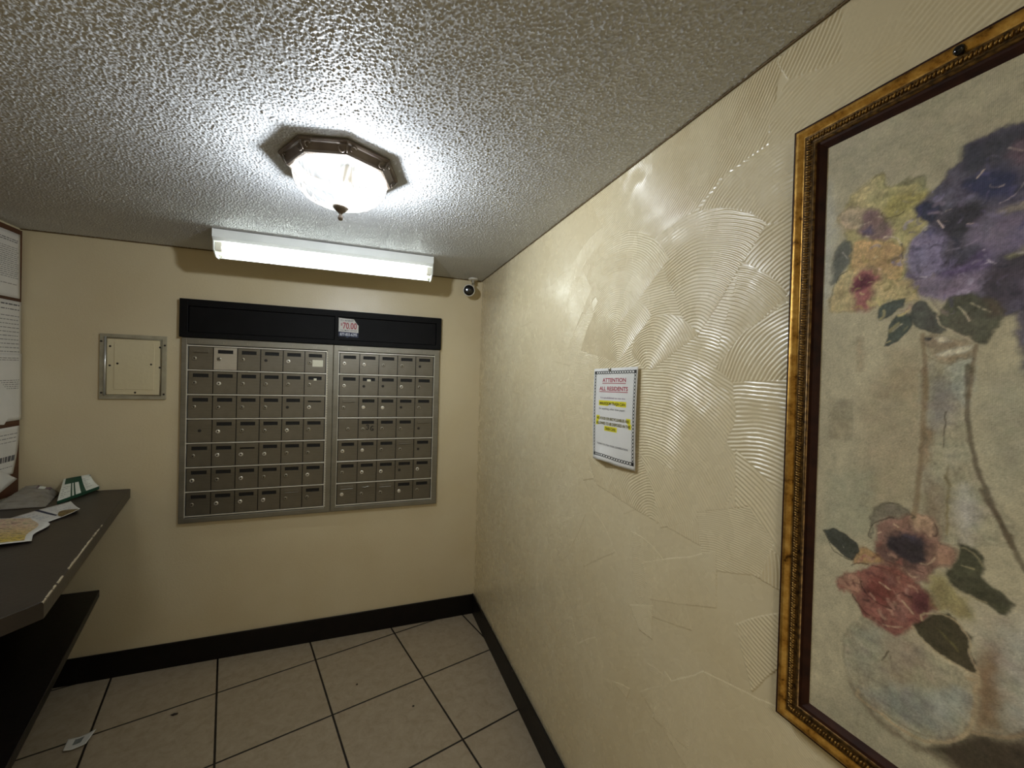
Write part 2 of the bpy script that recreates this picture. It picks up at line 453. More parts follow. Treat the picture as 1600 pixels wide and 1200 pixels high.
('p','332e33',5,0.95,[(105.1, 332.9), (118.8, 339.8), (136.2, 344.2), (146.1, 339.0), (144.1, 311.4), (125.8, 303.6), (113.6, 309.7), (105.6, 317.9)]),
('p','4c4652',4,0.7,[(120.2, 342.1), (136.1, 346.0), (133.6, 336.0), (120.5, 332.9)]),
('p','5e463f',4,0.85,[(91.5, 304.6), (100.9, 316.0), (113.7, 306.0), (137.3, 303.1), (131.8, 297.1), (107.8, 294.1)]),
('l','2f2a22',1.395,0.8,[(85.2, 347.3), (92.9, 367.3), (105.4, 377.7), (119.2, 378.0), (129.7, 369.3), (132.0, 364.6)]),
('l','3a2c24',1.085,0.7,[(86.0, 322.0), (85.5, 337.6), (96.6, 350.1), (112.2, 358.1)]),
('p','a98654',3,0.9,[(64.3, 291.6), (76.3, 304.4), (91.5, 302.6), (101.6, 291.4), (82.1, 281.0), (64.8, 275.6)]),
('p','8b5348',4,0.95,[(65.2, 263.5), (88.8, 282.0), (114.1, 293.0), (132.1, 286.3), (149.2, 276.4), (157.5, 266.6), (160.4, 255.9), (147.5, 238.3), (136.9, 219.6), (119.8, 200.4), (97.9, 200.8), (77.5, 209.1), (64.4, 230.6), (47.8, 230.6), (45.5, 242.1), (54.5, 256.6)]),
('p','aa8068',5,0.85,[(45.5, 242.1), (56.3, 257.5), (68.9, 261.1), (76.5, 240.6), (62.6, 229.7), (47.8, 230.6)]),
('p','5d3234',6,0.85,[(132.8, 261.1), (149.2, 276.4), (156.3, 262.5), (150.0, 246.8), (136.3, 241.1)]),
('p','733a32',7,0.85,[(79.7, 250.1), (102.2, 272.4), (114.9, 263.3), (109.6, 234.2), (90.3, 233.7)]),
('p','9c6c60',5,0.7,[(115.6, 239.2), (127.4, 247.3), (133.5, 237.7), (125.2, 222.1), (116.1, 224.5)]),
('p','8b6058',5,0.6,[(102.2, 272.4), (114.4, 281.8), (117.8, 268.5), (107.2, 261.5)]),
('l','3a211b',1.24,0.75,[(76.1, 254.4), (79.9, 242.3), (93.6, 233.5), (112.7, 233.9)]),
('l','3a211b',1.24,0.75,[(109.6, 234.2), (115.3, 252.2), (127.0, 261.8)]),
('l','3a211b',1.24,0.75,[(63.2, 270.8), (70.1, 277.8), (83.8, 281.7)]),
('l','3a211b',1.24,0.75,[(88.8, 282.0), (105.0, 285.2)]),
('l','3a211b',1.24,0.75,[(66.3, 229.5), (80.8, 212.9), (104.1, 206.4)]),
('l','3a211b',1.24,0.75,[(126.0, 347.9), (136.0, 350.5)]),
('l','3a211b',1.24,0.75,[(154.8, 365.0), (157.7, 355.6), (155.2, 349.4)]),
('l','3a211b',1.24,0.75,[(91.5, 302.6), (103.1, 295.8), (117.0, 296.1)]),
('l','3a211b',1.24,0.75,[(134.6, 298.3), (145.8, 298.0)]),
('l','c8ab8a',1.55,0.8,[(89.3, 209.7), (104.1, 206.4), (125.4, 214.8)]),
('l','c8ab8a',1.55,0.8,[(124.4, 249.4), (136.3, 239.3)]),
('l','c8ab8a',1.55,0.8,[(99.2, 263.4), (110.5, 258.3)]),
('l','c8ab8a',1.55,0.8,[(129.0, 292.2), (134.9, 287.6), (140.5, 291.9)]),
('l','c8ab8a',1.55,0.8,[(142.8, 309.1), (150.9, 312.6), (156.0, 321.8)]),
('l','c8ab8a',1.55,0.8,[(112.4, 350.6), (117.0, 348.5)]),
('l','c8ab8a',1.55,0.8,[(94.0, 330.8), (97.9, 334.2)]),
('p','9a8c56',7,0.85,[(149.0, 283.4), (159.1, 302.2), (168.2, 302.9), (177.2, 290.3), (189.5, 279.9), (191.2, 261.1), (170.6, 259.7), (160.4, 257.6), (156.1, 269.4)]),
('p','7b6a45',8,0.6,[(155.6, 286.6), (165.8, 295.0), (166.3, 278.0), (158.7, 270.7)]),
('p','3a3e37',1.5,0.95,[(22.7, 310.4), (41.2, 318.0), (56.4, 313.1), (71.1, 304.4), (64.7, 281.6), (48.0, 282.9), (34.2, 294.3)]),
('l','a9a796',1.24,0.8,[(47.5, 301.5), (51.4, 294.7)]),
('l','1f211d',1.085,0.8,[(22.7, 310.4), (30.2, 297.0), (38.5, 283.2), (62.9, 280.8)]),
('p','434330',2.5,0.95,[(167.9, 311.4), (177.4, 330.7), (179.3, 348.3), (190.0, 349.1), (199.5, 336.7), (198.8, 320.3), (203.5, 312.8), (219.9, 302.0), (224.1, 298.0), (219.3, 284.6), (212.0, 280.6), (200.8, 287.4), (180.8, 292.1), (170.8, 299.0)]),
('l','988c68',1.395,0.75,[(169.5, 300.1), (179.7, 291.5), (203.0, 288.6)]),
('l','988c68',1.395,0.75,[(180.7, 343.8), (190.2, 342.6), (198.6, 329.9)]),
('l','988c68',1.395,0.75,[(181.2, 322.3), (190.7, 323.2)]),
('p','403a25',2,0.95,[(138.1, 225.2), (147.5, 239.4), (160.5, 251.9), (173.2, 257.1), (185.8, 244.1), (189.5, 236.5), (190.0, 218.6), (197.4, 202.2), (183.4, 199.3), (160.5, 204.9), (148.3, 211.4)]),
('p','37301f',3,0.8,[(183.3, 244.4), (192.9, 241.8), (190.8, 232.3)]),
('p','37301f',2,0.8,[(191.1, 221.0), (197.1, 215.0), (197.9, 204.2), (193.8, 208.0)]),
('l','b5a27c',1.55,0.85,[(138.2, 221.6), (148.3, 209.7), (167.1, 202.2), (183.4, 199.3), (197.4, 200.6)]),
('l','b5a27c',1.55,0.85,[(144.8, 236.1), (160.5, 251.9), (175.8, 253.5), (184.5, 245.1), (190.8, 233.9), (189.9, 220.2), (197.4, 202.2)]),
('l','77703f',1.86,0.6,[(161.1, 233.1), (174.1, 223.7), (180.4, 217.5)])]
FANS = [((-1.251, 2.408),[(-1.269, 2.065), (-1.528, 2.071), (-1.926, 2.062), (-1.952, 2.056), (-1.924, 2.015), (-1.908, 1.914), (-1.815, 1.901), (-1.735, 1.856), (-1.603, 1.835), (-1.394, 1.888)],1.00),
((-1.671, 2.216),[(-1.922, 2.059), (-2.042, 2.069), (-2.113, 2.017), (-2.115, 1.947), (-2.056, 1.966), (-1.981, 1.997), (-1.943, 2.009)],1.00),
((-2.311, 1.781),[(-2.115, 1.946), (-2.111, 2.024), (-2.219, 1.929), (-2.276, 1.855), (-2.17, 1.877), (-2.101, 1.897)],1.00),
((-2.115, 1.643),[(-1.91, 1.972), (-1.943, 2.009), (-1.981, 1.997), (-2.056, 1.969), (-2.116, 1.948), (-2.105, 1.9), (-2.031, 1.887), (-1.965, 1.884), (-1.908, 1.899)],1),
((-1.982, 1.661),[(-1.741, 1.849), (-1.815, 1.897), (-1.908, 1.906), (-1.968, 1.896), (-1.975, 1.68), (-1.915, 1.714), (-1.879, 1.798), (-1.812, 1.831)],1.00),
((-1.107, 1.531),[(-0.962, 1.765), (-0.983, 1.781), (-1.006, 1.796), (-1.031, 1.808), (-1.056, 1.818), (-1.084, 1.825), (-1.112, 1.83), (-1.141, 1.832), (-1.17, 1.832), (-1.199, 1.828), (-1.229, 1.822), (-1.258, 1.812), (-1.286, 1.8), (-1.313, 1.785), (-1.128, 1.556), (-1.125, 1.558), (-1.122, 1.559), (-1.119, 1.56), (-1.116, 1.561), (-1.113, 1.561), (-1.11, 1.561), (-1.107, 1.561), (-1.105, 1.56), (-1.102, 1.56), (-1.099, 1.559), (-1.097, 1.557), (-1.095, 1.556), (-1.092, 1.554)],0.45),
((-0.981, 1.467),[(-0.832, 1.685), (-0.844, 1.709), (-0.858, 1.732), (-0.876, 1.755), (-0.897, 1.776), (-0.92, 1.796), (-0.946, 1.814), (-0.975, 1.83), (-1.006, 1.844), (-1.039, 1.854), (-1.075, 1.862), (-1.112, 1.866), (-1.15, 1.867), (-1.189, 1.864), (-1.002, 1.507), (-0.998, 1.507), (-0.994, 1.507), (-0.99, 1.506), (-0.987, 1.506), (-0.984, 1.505), (-0.98, 1.503), (-0.978, 1.502), (-0.975, 1.5), (-0.973, 1.498), (-0.97, 1.496), (-0.969, 1.494), (-0.967, 1.491), (-0.966, 1.489)],0.25),
((-1.455, 1.52),[(-1.24, 1.566), (-1.254, 1.601), (-1.273, 1.633), (-1.297, 1.661), (-1.325, 1.683), (-1.356, 1.701), (-1.39, 1.712), (-1.424, 1.718), (-1.458, 1.717), (-1.492, 1.711), (-1.523, 1.699), (-1.551, 1.683), (-1.576, 1.662), (-1.596, 1.637), (-1.455, 1.52)],0.91),
((-1.977, 1.602),[(-1.865, 1.706), (-1.913, 1.762), (-1.963, 1.753), (-1.971, 1.62), (-1.946, 1.622), (-1.923, 1.666)],1.00),
((-1.739, 1.553),[(-1.594, 1.829), (-1.621, 1.838), (-1.648, 1.845), (-1.675, 1.849), (-1.702, 1.851), (-1.729, 1.85), (-1.756, 1.847), (-1.782, 1.841), (-1.807, 1.833), (-1.831, 1.823), (-1.854, 1.811), (-1.875, 1.797), (-1.895, 1.781), (-1.913, 1.764), (-1.748, 1.564), (-1.747, 1.564), (-1.746, 1.565), (-1.745, 1.566), (-1.744, 1.567), (-1.742, 1.567), (-1.741, 1.567), (-1.74, 1.568), (-1.739, 1.568), (-1.737, 1.568), (-1.736, 1.568), (-1.734, 1.568), (-1.733, 1.567), (-1.732, 1.567)],1),
((-1.589, 1.489),[(-1.517, 1.541), (-1.521, 1.557), (-1.528, 1.573), (-1.538, 1.588), (-1.552, 1.602), (-1.569, 1.614), (-1.589, 1.623), (-1.611, 1.629), (-1.635, 1.631), (-1.66, 1.629), (-1.685, 1.622), (-1.71, 1.611), (-1.734, 1.595), (-1.755, 1.574), (-1.589, 1.489)],1.00),
((-1.429, 1.61),[(-1.23, 1.846), (-1.263, 1.867), (-1.298, 1.884), (-1.335, 1.896), (-1.372, 1.903), (-1.41, 1.905), (-1.448, 1.903), (-1.484, 1.896), (-1.519, 1.884), (-1.552, 1.868), (-1.583, 1.848), (-1.61, 1.824), (-1.634, 1.798), (-1.654, 1.769), (-1.44, 1.618), (-1.439, 1.619), (-1.438, 1.621), (-1.437, 1.622), (-1.435, 1.623), (-1.434, 1.624), (-1.432, 1.624), (-1.43, 1.625), (-1.428, 1.625), (-1.426, 1.625), (-1.424, 1.624), (-1.422, 1.624), (-1.421, 1.623), (-1.419, 1.622)],0.75),
((-1.799, 1.498),[(-1.859, 1.701), (-1.868, 1.697), (-1.877, 1.693), (-1.886, 1.689), (-1.894, 1.684), (-1.902, 1.679), (-1.91, 1.673), (-1.918, 1.668), (-1.925, 1.661), (-1.932, 1.655), (-1.939, 1.648), (-1.945, 1.641), (-1.951, 1.634), (-1.957, 1.626), (-1.807, 1.504), (-1.807, 1.505), (-1.806, 1.505), (-1.806, 1.506), (-1.806, 1.506), (-1.805, 1.506), (-1.805, 1.506), (-1.805, 1.507), (-1.804, 1.507), (-1.804, 1.507), (-1.803, 1.508), (-1.803, 1.508), (-1.802, 1.508), (-1.802, 1.508)],1),
((-2.005, 1.433),[(-1.804, 1.498), (-1.874, 1.566), (-1.959, 1.613), (-1.976, 1.619), (-1.973, 1.469), (-1.851, 1.467)],1),
((-1.599, 1.094),[(-1.555, 1.496), (-1.606, 1.499), (-1.77, 1.477), (-1.84, 1.451), (-1.858, 1.388), (-1.829, 1.332), (-1.726, 1.256), (-1.565, 1.263)],1.00),
((-1.897, 1.098),[(-1.85, 1.467), (-1.968, 1.475), (-1.979, 1.213), (-1.918, 1.263), (-1.838, 1.346), (-1.86, 1.401)],1),
((-1.205, 0.757),[(-1.565, 1.274), (-1.736, 1.251), (-1.801, 1.3), (-1.856, 1.246), (-1.827, 1.192), (-1.652, 1.104), (-1.625, 1.184)],0.91),
((-1.717, 1.0),[(-1.86, 1.337), (-1.976, 1.256), (-1.981, 1.158), (-1.921, 1.168), (-1.864, 1.223)],1.00),
((-1.878, 0.837),[(-1.767, 1.18), (-1.892, 1.231), (-1.946, 1.178), (-1.923, 1.11), (-1.79, 1.062)],0.45),
((-1.476, 0.719),[(-1.591, 0.991), (-1.822, 1.114), (-1.826, 0.998), (-1.719, 0.949), (-1.62, 0.913)],0.59),
((-2.08, 1.373),[(-1.873, 0.991), (-1.982, 1.081), (-1.978, 0.99), (-1.912, 0.886)],0.65),
((-2.188, 1.231),[(-1.594, 0.656), (-1.799, 0.846), (-1.973, 0.897), (-2.069, 0.873), (-1.772, 0.6)],0.59),
((0.573, -1.752),[(-1.684, 0.768), (-1.757, 0.745), (-1.761, 0.647), (-1.645, 0.628)],0.59),
((-0.724, -0.483),[(-1.434, 0.578), (-1.554, 0.636), (-1.53, 0.556), (-1.485, 0.54)],0.52),
((-1.683, 1.308),[(-1.544, 0.857), (-1.632, 0.903), (-1.636, 0.816), (-1.586, 0.811)],0.52)]

# ------------------------------------------------------------------ materials
def plaster(name, axis, pitch, base, dark, depth):
    """cream semi-gloss paint over combed plaster; every fan carries its own comb centre"""
    k = N(name)
    at = k.n('ShaderNodeAttribute', attribute_type='GEOMETRY', attribute_name='fan')
    sf = k.n('ShaderNodeSeparateXYZ'); k.l(at.outputs['Vector'], sf.inputs[0])
    sp = k.n('ShaderNodeSeparateXYZ'); k.l(k.coord(), sp.inputs[0])
    du = k.math('SUBTRACT', sp.outputs[axis], sf.outputs[0])
    dv = k.math('SUBTRACT', sp.outputs[2], sf.outputs[1])
    r = k.math('SQRT', k.math('ADD', k.math('MULTIPLY', du, du), k.math('MULTIPLY', dv, dv)))
    wob = k.math('MULTIPLY', k.math('SUBTRACT', k.noise(9, 2), .5), .010)
    ph = k.math('MULTIPLY', k.math('ADD', r, wob), 2 * PI / pitch)
    ridge = k.math('MULTIPLY_ADD', k.math('SINE', ph), .5, .5)
    worn = k.math('MULTIPLY_ADD', k.noise(14, 3), 1.2, .3)
    h = k.math('MULTIPLY', k.math('MULTIPLY', ridge, sf.outputs[2]), worn)
    h2 = k.math('ADD', h, k.math('MULTIPLY', k.noise(110, 5, .7), .45))
    k.set(k.ramp(k.noise(3.5, 5), (.3, dark), (.7, base)), k.math('MULTIPLY_ADD', k.noise(20, 2), .16, .24), 0, .5)
    k.bump(h2, depth)
    return k.m


M = {}
k = N('cream_combed_plaster')
k.set(k.ramp(k.noise(3.5, 5), (.3, 'd4c5a1'), (.7, 'dacdac')), k.math('MULTIPLY_ADD', k.noise(20, 2), .14, .20), 0, .5)
k.bump(k.noise(70, 4), .0002)
M['wall_r'] = k.m
M['wall_b'] = plaster('cream_combed_plaster_fine', 0, .0058, 'dacdac', 'd4c5a1', .0016)
M['wall_plain'] = simple('cream_wall_paint', 'd3c7a2', 'd9ceac', 4, .5, bump=.0006, bscale=70)
M['ceiling'] = simple('sprayed_white_ceiling_paint', 'c2c3c4', 'cccdcd', 5, .5, spec=.45)
M['brown_wall'] = simple('brown_stained_board', '4a2c1a', '5c3823', 9, .55)
M['seam'] = simple('brown_seam_strip', '5b4a30', '6b583a', 20, .7)
M['base'] = simple('espresso_painted_wood', '0c0907', '130e0b', 14, .42, spec=.25, bump=.0006, bscale=60)
M['counter'] = simple('espresso_painted_shelf', '2a241f', '342c26', 8, .42, spec=.45, bump=.0005, bscale=90)
M['chip'] = simple('bare_chipped_wood', '9a8c74', 'b8ab92', 120, .8)
M['black_wood'] = simple('black_painted_wood', '070707', '0d0c0d', 18, .6, spec=.15, bump=.0005, bscale=50)


def metal_mat(name, c1, c2, rough, metal=.85, sc=(1, 1, 60)):
    k = N(name)
    mp = k.n('ShaderNodeMapping'); mp.inputs['Scale'].default_value = sc
    k.l(k.coord(), mp.inputs[0])
    f = k.noise(9, 4, .6, mp.outputs[0])
    g = k.noise(14, 4)
    k.set(k.mix(.5, k.ramp(f, (.3, c1), (.7, c2)), k.ramp(g, (.3, c1), (.7, c2))), k.math('MULTIPLY_ADD', g, .2, rough - .1), metal, .5)
    return k.m


M['steel'] = metal_mat('worn_brushed_aluminium', '7c786c', '959184', .5, .75)
M['steel_door'] = metal_mat('worn_aluminium_door', '6a665c', '847f73', .42, .8)
M['steel_bright'] = metal_mat('clean_aluminium_door', 'b5b2ab', 'cbc8c2', .36, .8)
M['steel_edge'] = metal_mat('bright_aluminium_edge', 'd8d4c6', 'ece9de', .4, .5)
M['chrome'] = simple('chrome_lock', 'dad7cd', 'efece4', 60, .28, .7)
M['lock_dull'] = simple('dull_lock', '8f8a7c', 'a19c8d', 60, .4, .8)
M['lock_dark'] = simple('dark_lock_hole', '2a2824', '38352f', 60, .6, .3)
M['slot'] = simple('dark_slot_interior', '0a0a09', '131210', 60, .7)
M['black'] = simple('black_ink', '0c0c0d', '101011', 40, .6)
M['white_metal'] = simple('white_enamel', 'd7dad6', 'e2e4e0', 12, .35)
M['white_plastic'] = simple('white_plastic', 'cfcabb', 'dad5c8', 20, .4)
M['black_gloss'] = simple('black_gloss_plastic', '050507', '08080a', 20, .12)
M['paper'] = simple('white_paper', 'd6d5d0', 'dedcd7', 14, .75, bump=.0004, bscale=30)
M['paper_cream'] = simple('off_white_paper', 'cfcabf', 'd8d3c9', 14, .75)
M['ink'] = simple('grey_print', '5b5a5c', '6a696b', 40, .8)
M['red'] = simple('dark_red_print', '9c2038', 'a82a40', 40, .7)
M['purple'] = simple('purple_print', '6b3a6a', '74406f', 40, .7)
M['highlight'] = simple('yellow_highlighter', 'd9cf1c', 'e2d92a', 40, .7)
M['olive_ink'] = simple('ink_under_highlighter', '5a5208', '6a600c', 40, .7)
M['navy'] = simple('navy_print', '1b2440', '222c4c', 40, .6)
M['white_ink'] = simple('white_print', 'dfe3ee', 'e6e9f2', 40, .6)
M['label'] = simple('cream_label_paper', 'dcdac4', 'e4e2cf', 30, .7)
M['bronze'] = simple('antique_bronze', '564b40', '6d6153', 26, .5, .3)
M['dimming_pan'] = simple('dark_dimming_pan', '2b2a28', '302f2c', 20, .6, spec=.1)
M['gold'] = None
k = N('antique_gold_leaf')
f = k.noise(55, 6, .65)
k.set(k.ramp(f, (.30, '4a2f10'), (.42, 'a87a34'), (.6, 'cc9f50'), (.8, 'e2bd74')), k.math('MULTIPLY_ADD', f, .25, .25), .8)
k.bump(f, .0006)
M['gold'] = k.m
M['gold_dark'] = simple('dark_gilt_carving', '2a1c0d', '7a5c30', 140, .4, .7)
M['liner'] = simple('dark_brown_inner_moulding', '22100a', '3a1e10', 40, .65, 0.0, .2)
k = N('painted_canvas')
a = k.n('ShaderNodeAttribute', attribute_type='GEOMETRY', attribute_name='paint')
w1 = k.n('ShaderNodeTexWave', wave_type='BANDS', bands_direction='Y'); w1.inputs['Scale'].default_value = 190
w2 = k.n('ShaderNodeTexWave', wave_type='BANDS', bands_direction='Z'); w2.inputs['Scale'].default_value = 190
for wv in (w1, w2):
    wv.inputs['Distortion'].default_value = 1.5
    k.l(k.coord(), wv.inputs['Vector'])
k.set(a.outputs['Color'], .6, 0, .25)
k.bump(k.math('ADD', k.math('ADD', w1.outputs['Fac'], w2.outputs['Fac']), k.noise(300, 3)), .00007)
M['canvas'] = k.m

# floor: square stone tiles laid at an angle to the walls
k = N('beige_stone_tiles')
TA, TS, TX, TY = 0.2503, 0.4114, -0.4841, -0.0709
sp = k.n('ShaderNodeSeparateXYZ'); k.l(k.coord(), sp.inputs[0])
X = k.math('SUBTRACT', sp.outputs[0], TX); Y = k.math('SUBTRACT', sp.outputs[1], TY)
u = k.math('MULTIPLY', k.math('ADD', k.math('MULTIPLY', X, math.cos(TA)), k.math('MULTIPLY', Y, math.sin(TA))), 1 / TS)
v = k.math('MULTIPLY', k.math('SUBTRACT', k.math('MULTIPLY', Y, math.cos(TA)), k.math('MULTIPLY', X, math.sin(TA))), 1 / TS)
eu = k.math('ABSOLUTE', k.math('SUBTRACT', u, k.math('ROUND', u)))
ev = k.math('ABSOLUTE', k.math('SUBTRACT', v, k.math('ROUND', v)))
e = k.math('ADD', k.math('MINIMUM', eu, ev), k.math('MULTIPLY', k.math('SUBTRACT', k.noise(30, 2), .5), .003))
g = k.n('ShaderNodeMapRange'); k.l(e, g.inputs[0])
g.inputs[1].default_value = .0075; g.inputs[2].default_value = .0115
cell = k.n('ShaderNodeTexWhiteNoise', noise_dimensions='2D')
cb = k.n('ShaderNodeCombineXYZ'); k.l(k.math('FLOOR', u), cb.inputs[0]); k.l(k.math('FLOOR', v), cb.inputs[1]); k.l(cb.outputs[0], cell.inputs['Vector'])
stone = k.ramp(k.noise(26, 8, .7, dist=.6), (.25, '8f806a'), (.5, 'a39580'), (.75, 'b0a28d'))
stone = k.mix(k.math('MULTIPLY', k.noise(90, 5, .7), .35), stone, lin('7a6c57'))
stone = k.mix(k.math('MULTIPLY', cell.outputs[0], .12), stone, lin('85765f'))
k.set(k.mix(g.outputs[0], lin('17120d'), stone), .5, 0, .35)
k.bump(k.math('ADD', g.outputs[0], k.math('MULTIPLY', k.noise(40, 6), .25)), .0012)
M['floor'] = k.m

k = N('clear_ribbed_glass')
tr = k.n('ShaderNodeBsdfTransparent'); tr.inputs[0].default_value = (.97, .98, 1, 1)
rf = k.n('ShaderNodeBsdfRefraction'); rf.inputs[0].default_value = (.95, .97, 1, 1); rf.inputs['IOR'].default_value = 1.45; rf.inputs['Roughness'].default_value = .02
gl = k.n('ShaderNodeBsdfGlossy'); gl.inputs[0].default_value = (1, 1, 1, 1); gl.inputs['Roughness'].default_value = .05
m0 = k.n('ShaderNodeMixShader'); m0.inputs[0].default_value = .4; k.l(tr.outputs[0], m0.inputs[1]); k.l(rf.outputs[0], m0.inputs[2])
tl = k.n('ShaderNodeBsdfTranslucent'); tl.inputs[0].default_value = (.85, .92, 1, 1)
sp = k.n('ShaderNodeSeparateXYZ'); k.l(k.coord(), sp.inputs[0])
th = k.math('ARCTAN2', k.math('SUBTRACT', sp.outputs[1], -1.165), k.math('SUBTRACT', sp.outputs[0], -.767))
hh = k.math('MULTIPLY', k.math('SUBTRACT', 2.037, sp.outputs[2]), 1 / .085)
lob = k.math('SINE', k.math('MULTIPLY_ADD', th, 8, .5))
leafy = k.math('SINE', k.math('ADD', k.math('MULTIPLY', th, 56), k.math('MULTIPLY', k.math('MULTIPLY', lob, hh), 9)))
w_ = k.math('MULTIPLY_ADD', k.math('POWER', k.math('MULTIPLY_ADD', leafy, .5, .5), 1.6), .013, .002)
m1 = k.n('ShaderNodeMixShader'); k.l(w_, m1.inputs[0]); k.l(m0.outputs[0], m1.inputs[1]); k.l(tl.outputs[0], m1.inputs[2])
fr = k.n('ShaderNodeFresnel'); fr.inputs[0].default_value = 1.45
m2 = k.n('ShaderNodeMixShader'); k.l(fr.outputs[0], m2.inputs[0]); k.l(m1.outputs[0], m2.inputs[1]); k.l(gl.outputs[0], m2.inputs[2])
k.l(m2.outputs[0], k.out.inputs[0])
M['glass'] = k.m


def emit(name, col, s):
    k = N(name)
    k.b.inputs['Base Color'].default_value = (1, 1, 1, 1)
    k.b.inputs['Emission Color'].default_value = col + (1,)
    k.b.inputs['Emission Strength'].default_value = s
    return k.m


BULB_R = .026
k = N('lit_frosted_bulb')
tr = k.n('ShaderNodeBsdfTransparent')
em = k.n('ShaderNodeEmission'); em.inputs[0].default_value = (.9, .95, 1, 1); em.inputs[1].default_value = 14
ad = k.n('ShaderNodeAddShader'); k.l(tr.outputs[0], ad.inputs[0]); k.l(em.outputs[0], ad.inputs[1]); k.l(ad.outputs[0], k.out.inputs[0])
M['bulb'] = k.m
M['tube'] = emit('lit_tube', (.91, 1.0, .97), TUBE_STRENGTH)

# ------------------------------------------------------------------ the room
def struct(name, mb, mats, **kw):
    return tag(mb.build(name, mats, **kw), kind='structure')


struct('floor', MB().box(XL - .1, .1, YF - .1, .1, -.06, 0), M['floor'])
struct('wall_left', MB().box(XL - .1, XL, YF, 0, 0, H), M['wall_plain'])
struct('wall_front', MB().box(XL - .1, .1, YF - .1, YF, 0, H), M['wall_plain'])


def fan_wall(name, base, patches, place, mat):
    mb = MB()
    base(mb)
    att = [(0, 0, 0)] * len(mb.f)
    boxes = []
    for i, (c, pts, s) in enumerate(patches):
        bx = (min(p[0] for p in pts), max(p[0] for p in pts), min(p[1] for p in pts), max(p[1] for p in pts))
        lay = 1 + max([l_ for b_, l_ in boxes if b_[0] < bx[1] and b_[1] > bx[0] and b_[2] < bx[3] and b_[3] > bx[2]] or [0])
        boxes.append((bx, lay))
        d = .0002 + .000025 * lay
        mb.add([place(a, b, d) for a, b in pts], [tuple(range(len(pts)))])
        att.append((c[0], c[1], s))
    o = struct(name, mb, mat, recalc=False)
    at = o.data.attributes.new('fan', 'FLOAT_VECTOR', 'FACE')
    at.data.foreach_set('vector', np.array(att, dtype=np.float32).ravel())
    return o


def random_fans(rng, n, u0, u1, v0, v1, strength, rmin, rmax):
    out = []
    for _ in range(n):
        cu, cv = rng.uniform(u0, u1), rng.uniform(v0, v1)
        R = rng.uniform(rmin, rmax)
        a0 = rng.gauss(PI / 2, 1.1)
        w = rng.uniform(.35, .75)
        pts = [(cu + R * math.cos(a0 - w + 2 * w * t / 9), cv + R * math.sin(a0 - w + 2 * w * t / 9)) for t in range(10)]
        ri = R * rng.uniform(.05, .35)
        pts += [(cu + ri * math.cos(a0 + w - 2 * w * t / 4), cv + ri * math.sin(a0 + w - 2 * w * t / 4)) for t in range(5)]
        pts = [(min(u1, max(u0, a)), min(v1, max(v0, b))) for a, b in pts]
        mu = sum(p[0] for p in pts) / len(pts); mv = sum(p[1] for p in pts) / len(pts)
        if max(p[0] for p in pts) - min(p[0] for p in pts) < .03 or max(p[1] for p in pts) - min(p[1] for p in pts) < .03:
            continue
        s = strength(mu, mv, rng)
        out.append(((cu + rng.uniform(-.05, .05), cv + rng.uniform(-.05, .05)), pts, s))
    return out


def s_right(u, v, rng):
    near = min(1, max(.12, (-u - .65) / .6))
    low = min(1, max(.5, (v - .3) / .9))
    return (.05 + .55 * near * low) * rng.choice((.1, .3, .5, .7, 1.0))


rng = random.Random(11)
pr = random_fans(rng, 150, -2.75, -.02, .13, 2.05, s_right, .14, .34)
clip = lambda pts: [(max(-3.0, min(-.002, a)), max(.125, min(H - .004, b))) for a, b in pts]
pr += [((-1.62, 1.10), [(-1.20, 1.36), (-1.24, 1.62), (-1.42, 1.80), (-1.66, 1.92), (-1.99, 1.90), (-1.99, 1.10), (-1.56, 1.12), (-1.36, 1.14)], .75),
       ((-1.24, 1.05), [(-1.14, 1.30), (-1.18, 1.62), (-1.30, 1.72), (-1.36, 1.50), (-1.36, 1.20)], .55)]
pr += [(c, clip(p), s) for c, p, s in FANS]
def relief(name, n_u, n_v, place, backing, mat, smooth=True):
    """grid mesh from place(): array (n_v, n_u, 3); backing: extra box vertices closing the wall behind it"""
    v = place.reshape(-1, 3)
    ii, jj = np.meshgrid(np.arange(n_u - 1), np.arange(n_v - 1))
    q = (jj * n_u + ii).ravel()
    f = np.stack([q, q + n_u, q + n_u + 1, q + 1], -1)
    nv, nf = len(v), len(f)
    bf_ = np.array([(0, 1, 3, 2), (4, 6, 7, 5), (0, 4, 5, 1), (2, 3, 7, 6), (0, 2, 6, 4), (1, 5, 7, 3)]) + nv
    v = np.vstack([v, np.array(backing)]); f = np.vstack([f, bf_])
    me = bpy.data.meshes.new(name)
    me.vertices.add(len(v)); me.vertices.foreach_set('co', v.astype(np.float32).ravel())
    me.loops.add(f.size); me.loops.foreach_set('vertex_index', f.astype(np.int32).ravel())
    me.polygons.add(len(f)); me.polygons.foreach_set('loop_start', (np.arange(len(f)) * 4).astype(np.int32))
    sm_ = np.ones(len(f), bool); sm_[nf:] = False
    me.polygons.foreach_set('use_smooth', sm_)
    me.update(calc_edges=True)
    me.materials.append(mat)
    o = bpy.data.objects.new(name, me); COL.objects.link(o)
    return tag(o, kind='structure')


def poly_in(x, y, pts):
    c = np.zeros(x.shape, bool)
    for (ax, ay), (bx, by) in zip(pts, pts[1:] + pts[:1]):
        if ay != by:
            c ^= ((ay > y) != (by > y)) & (x < (bx - ax) * (y - ay) / (by - ay) + ax)
    return c


def steps(*parts):
    out = [np.arange(a, b, st) if b > a else np.arange(a, b, -st) for a, b, st in parts]
    return np.concatenate(out + [[parts[-1][1]]])


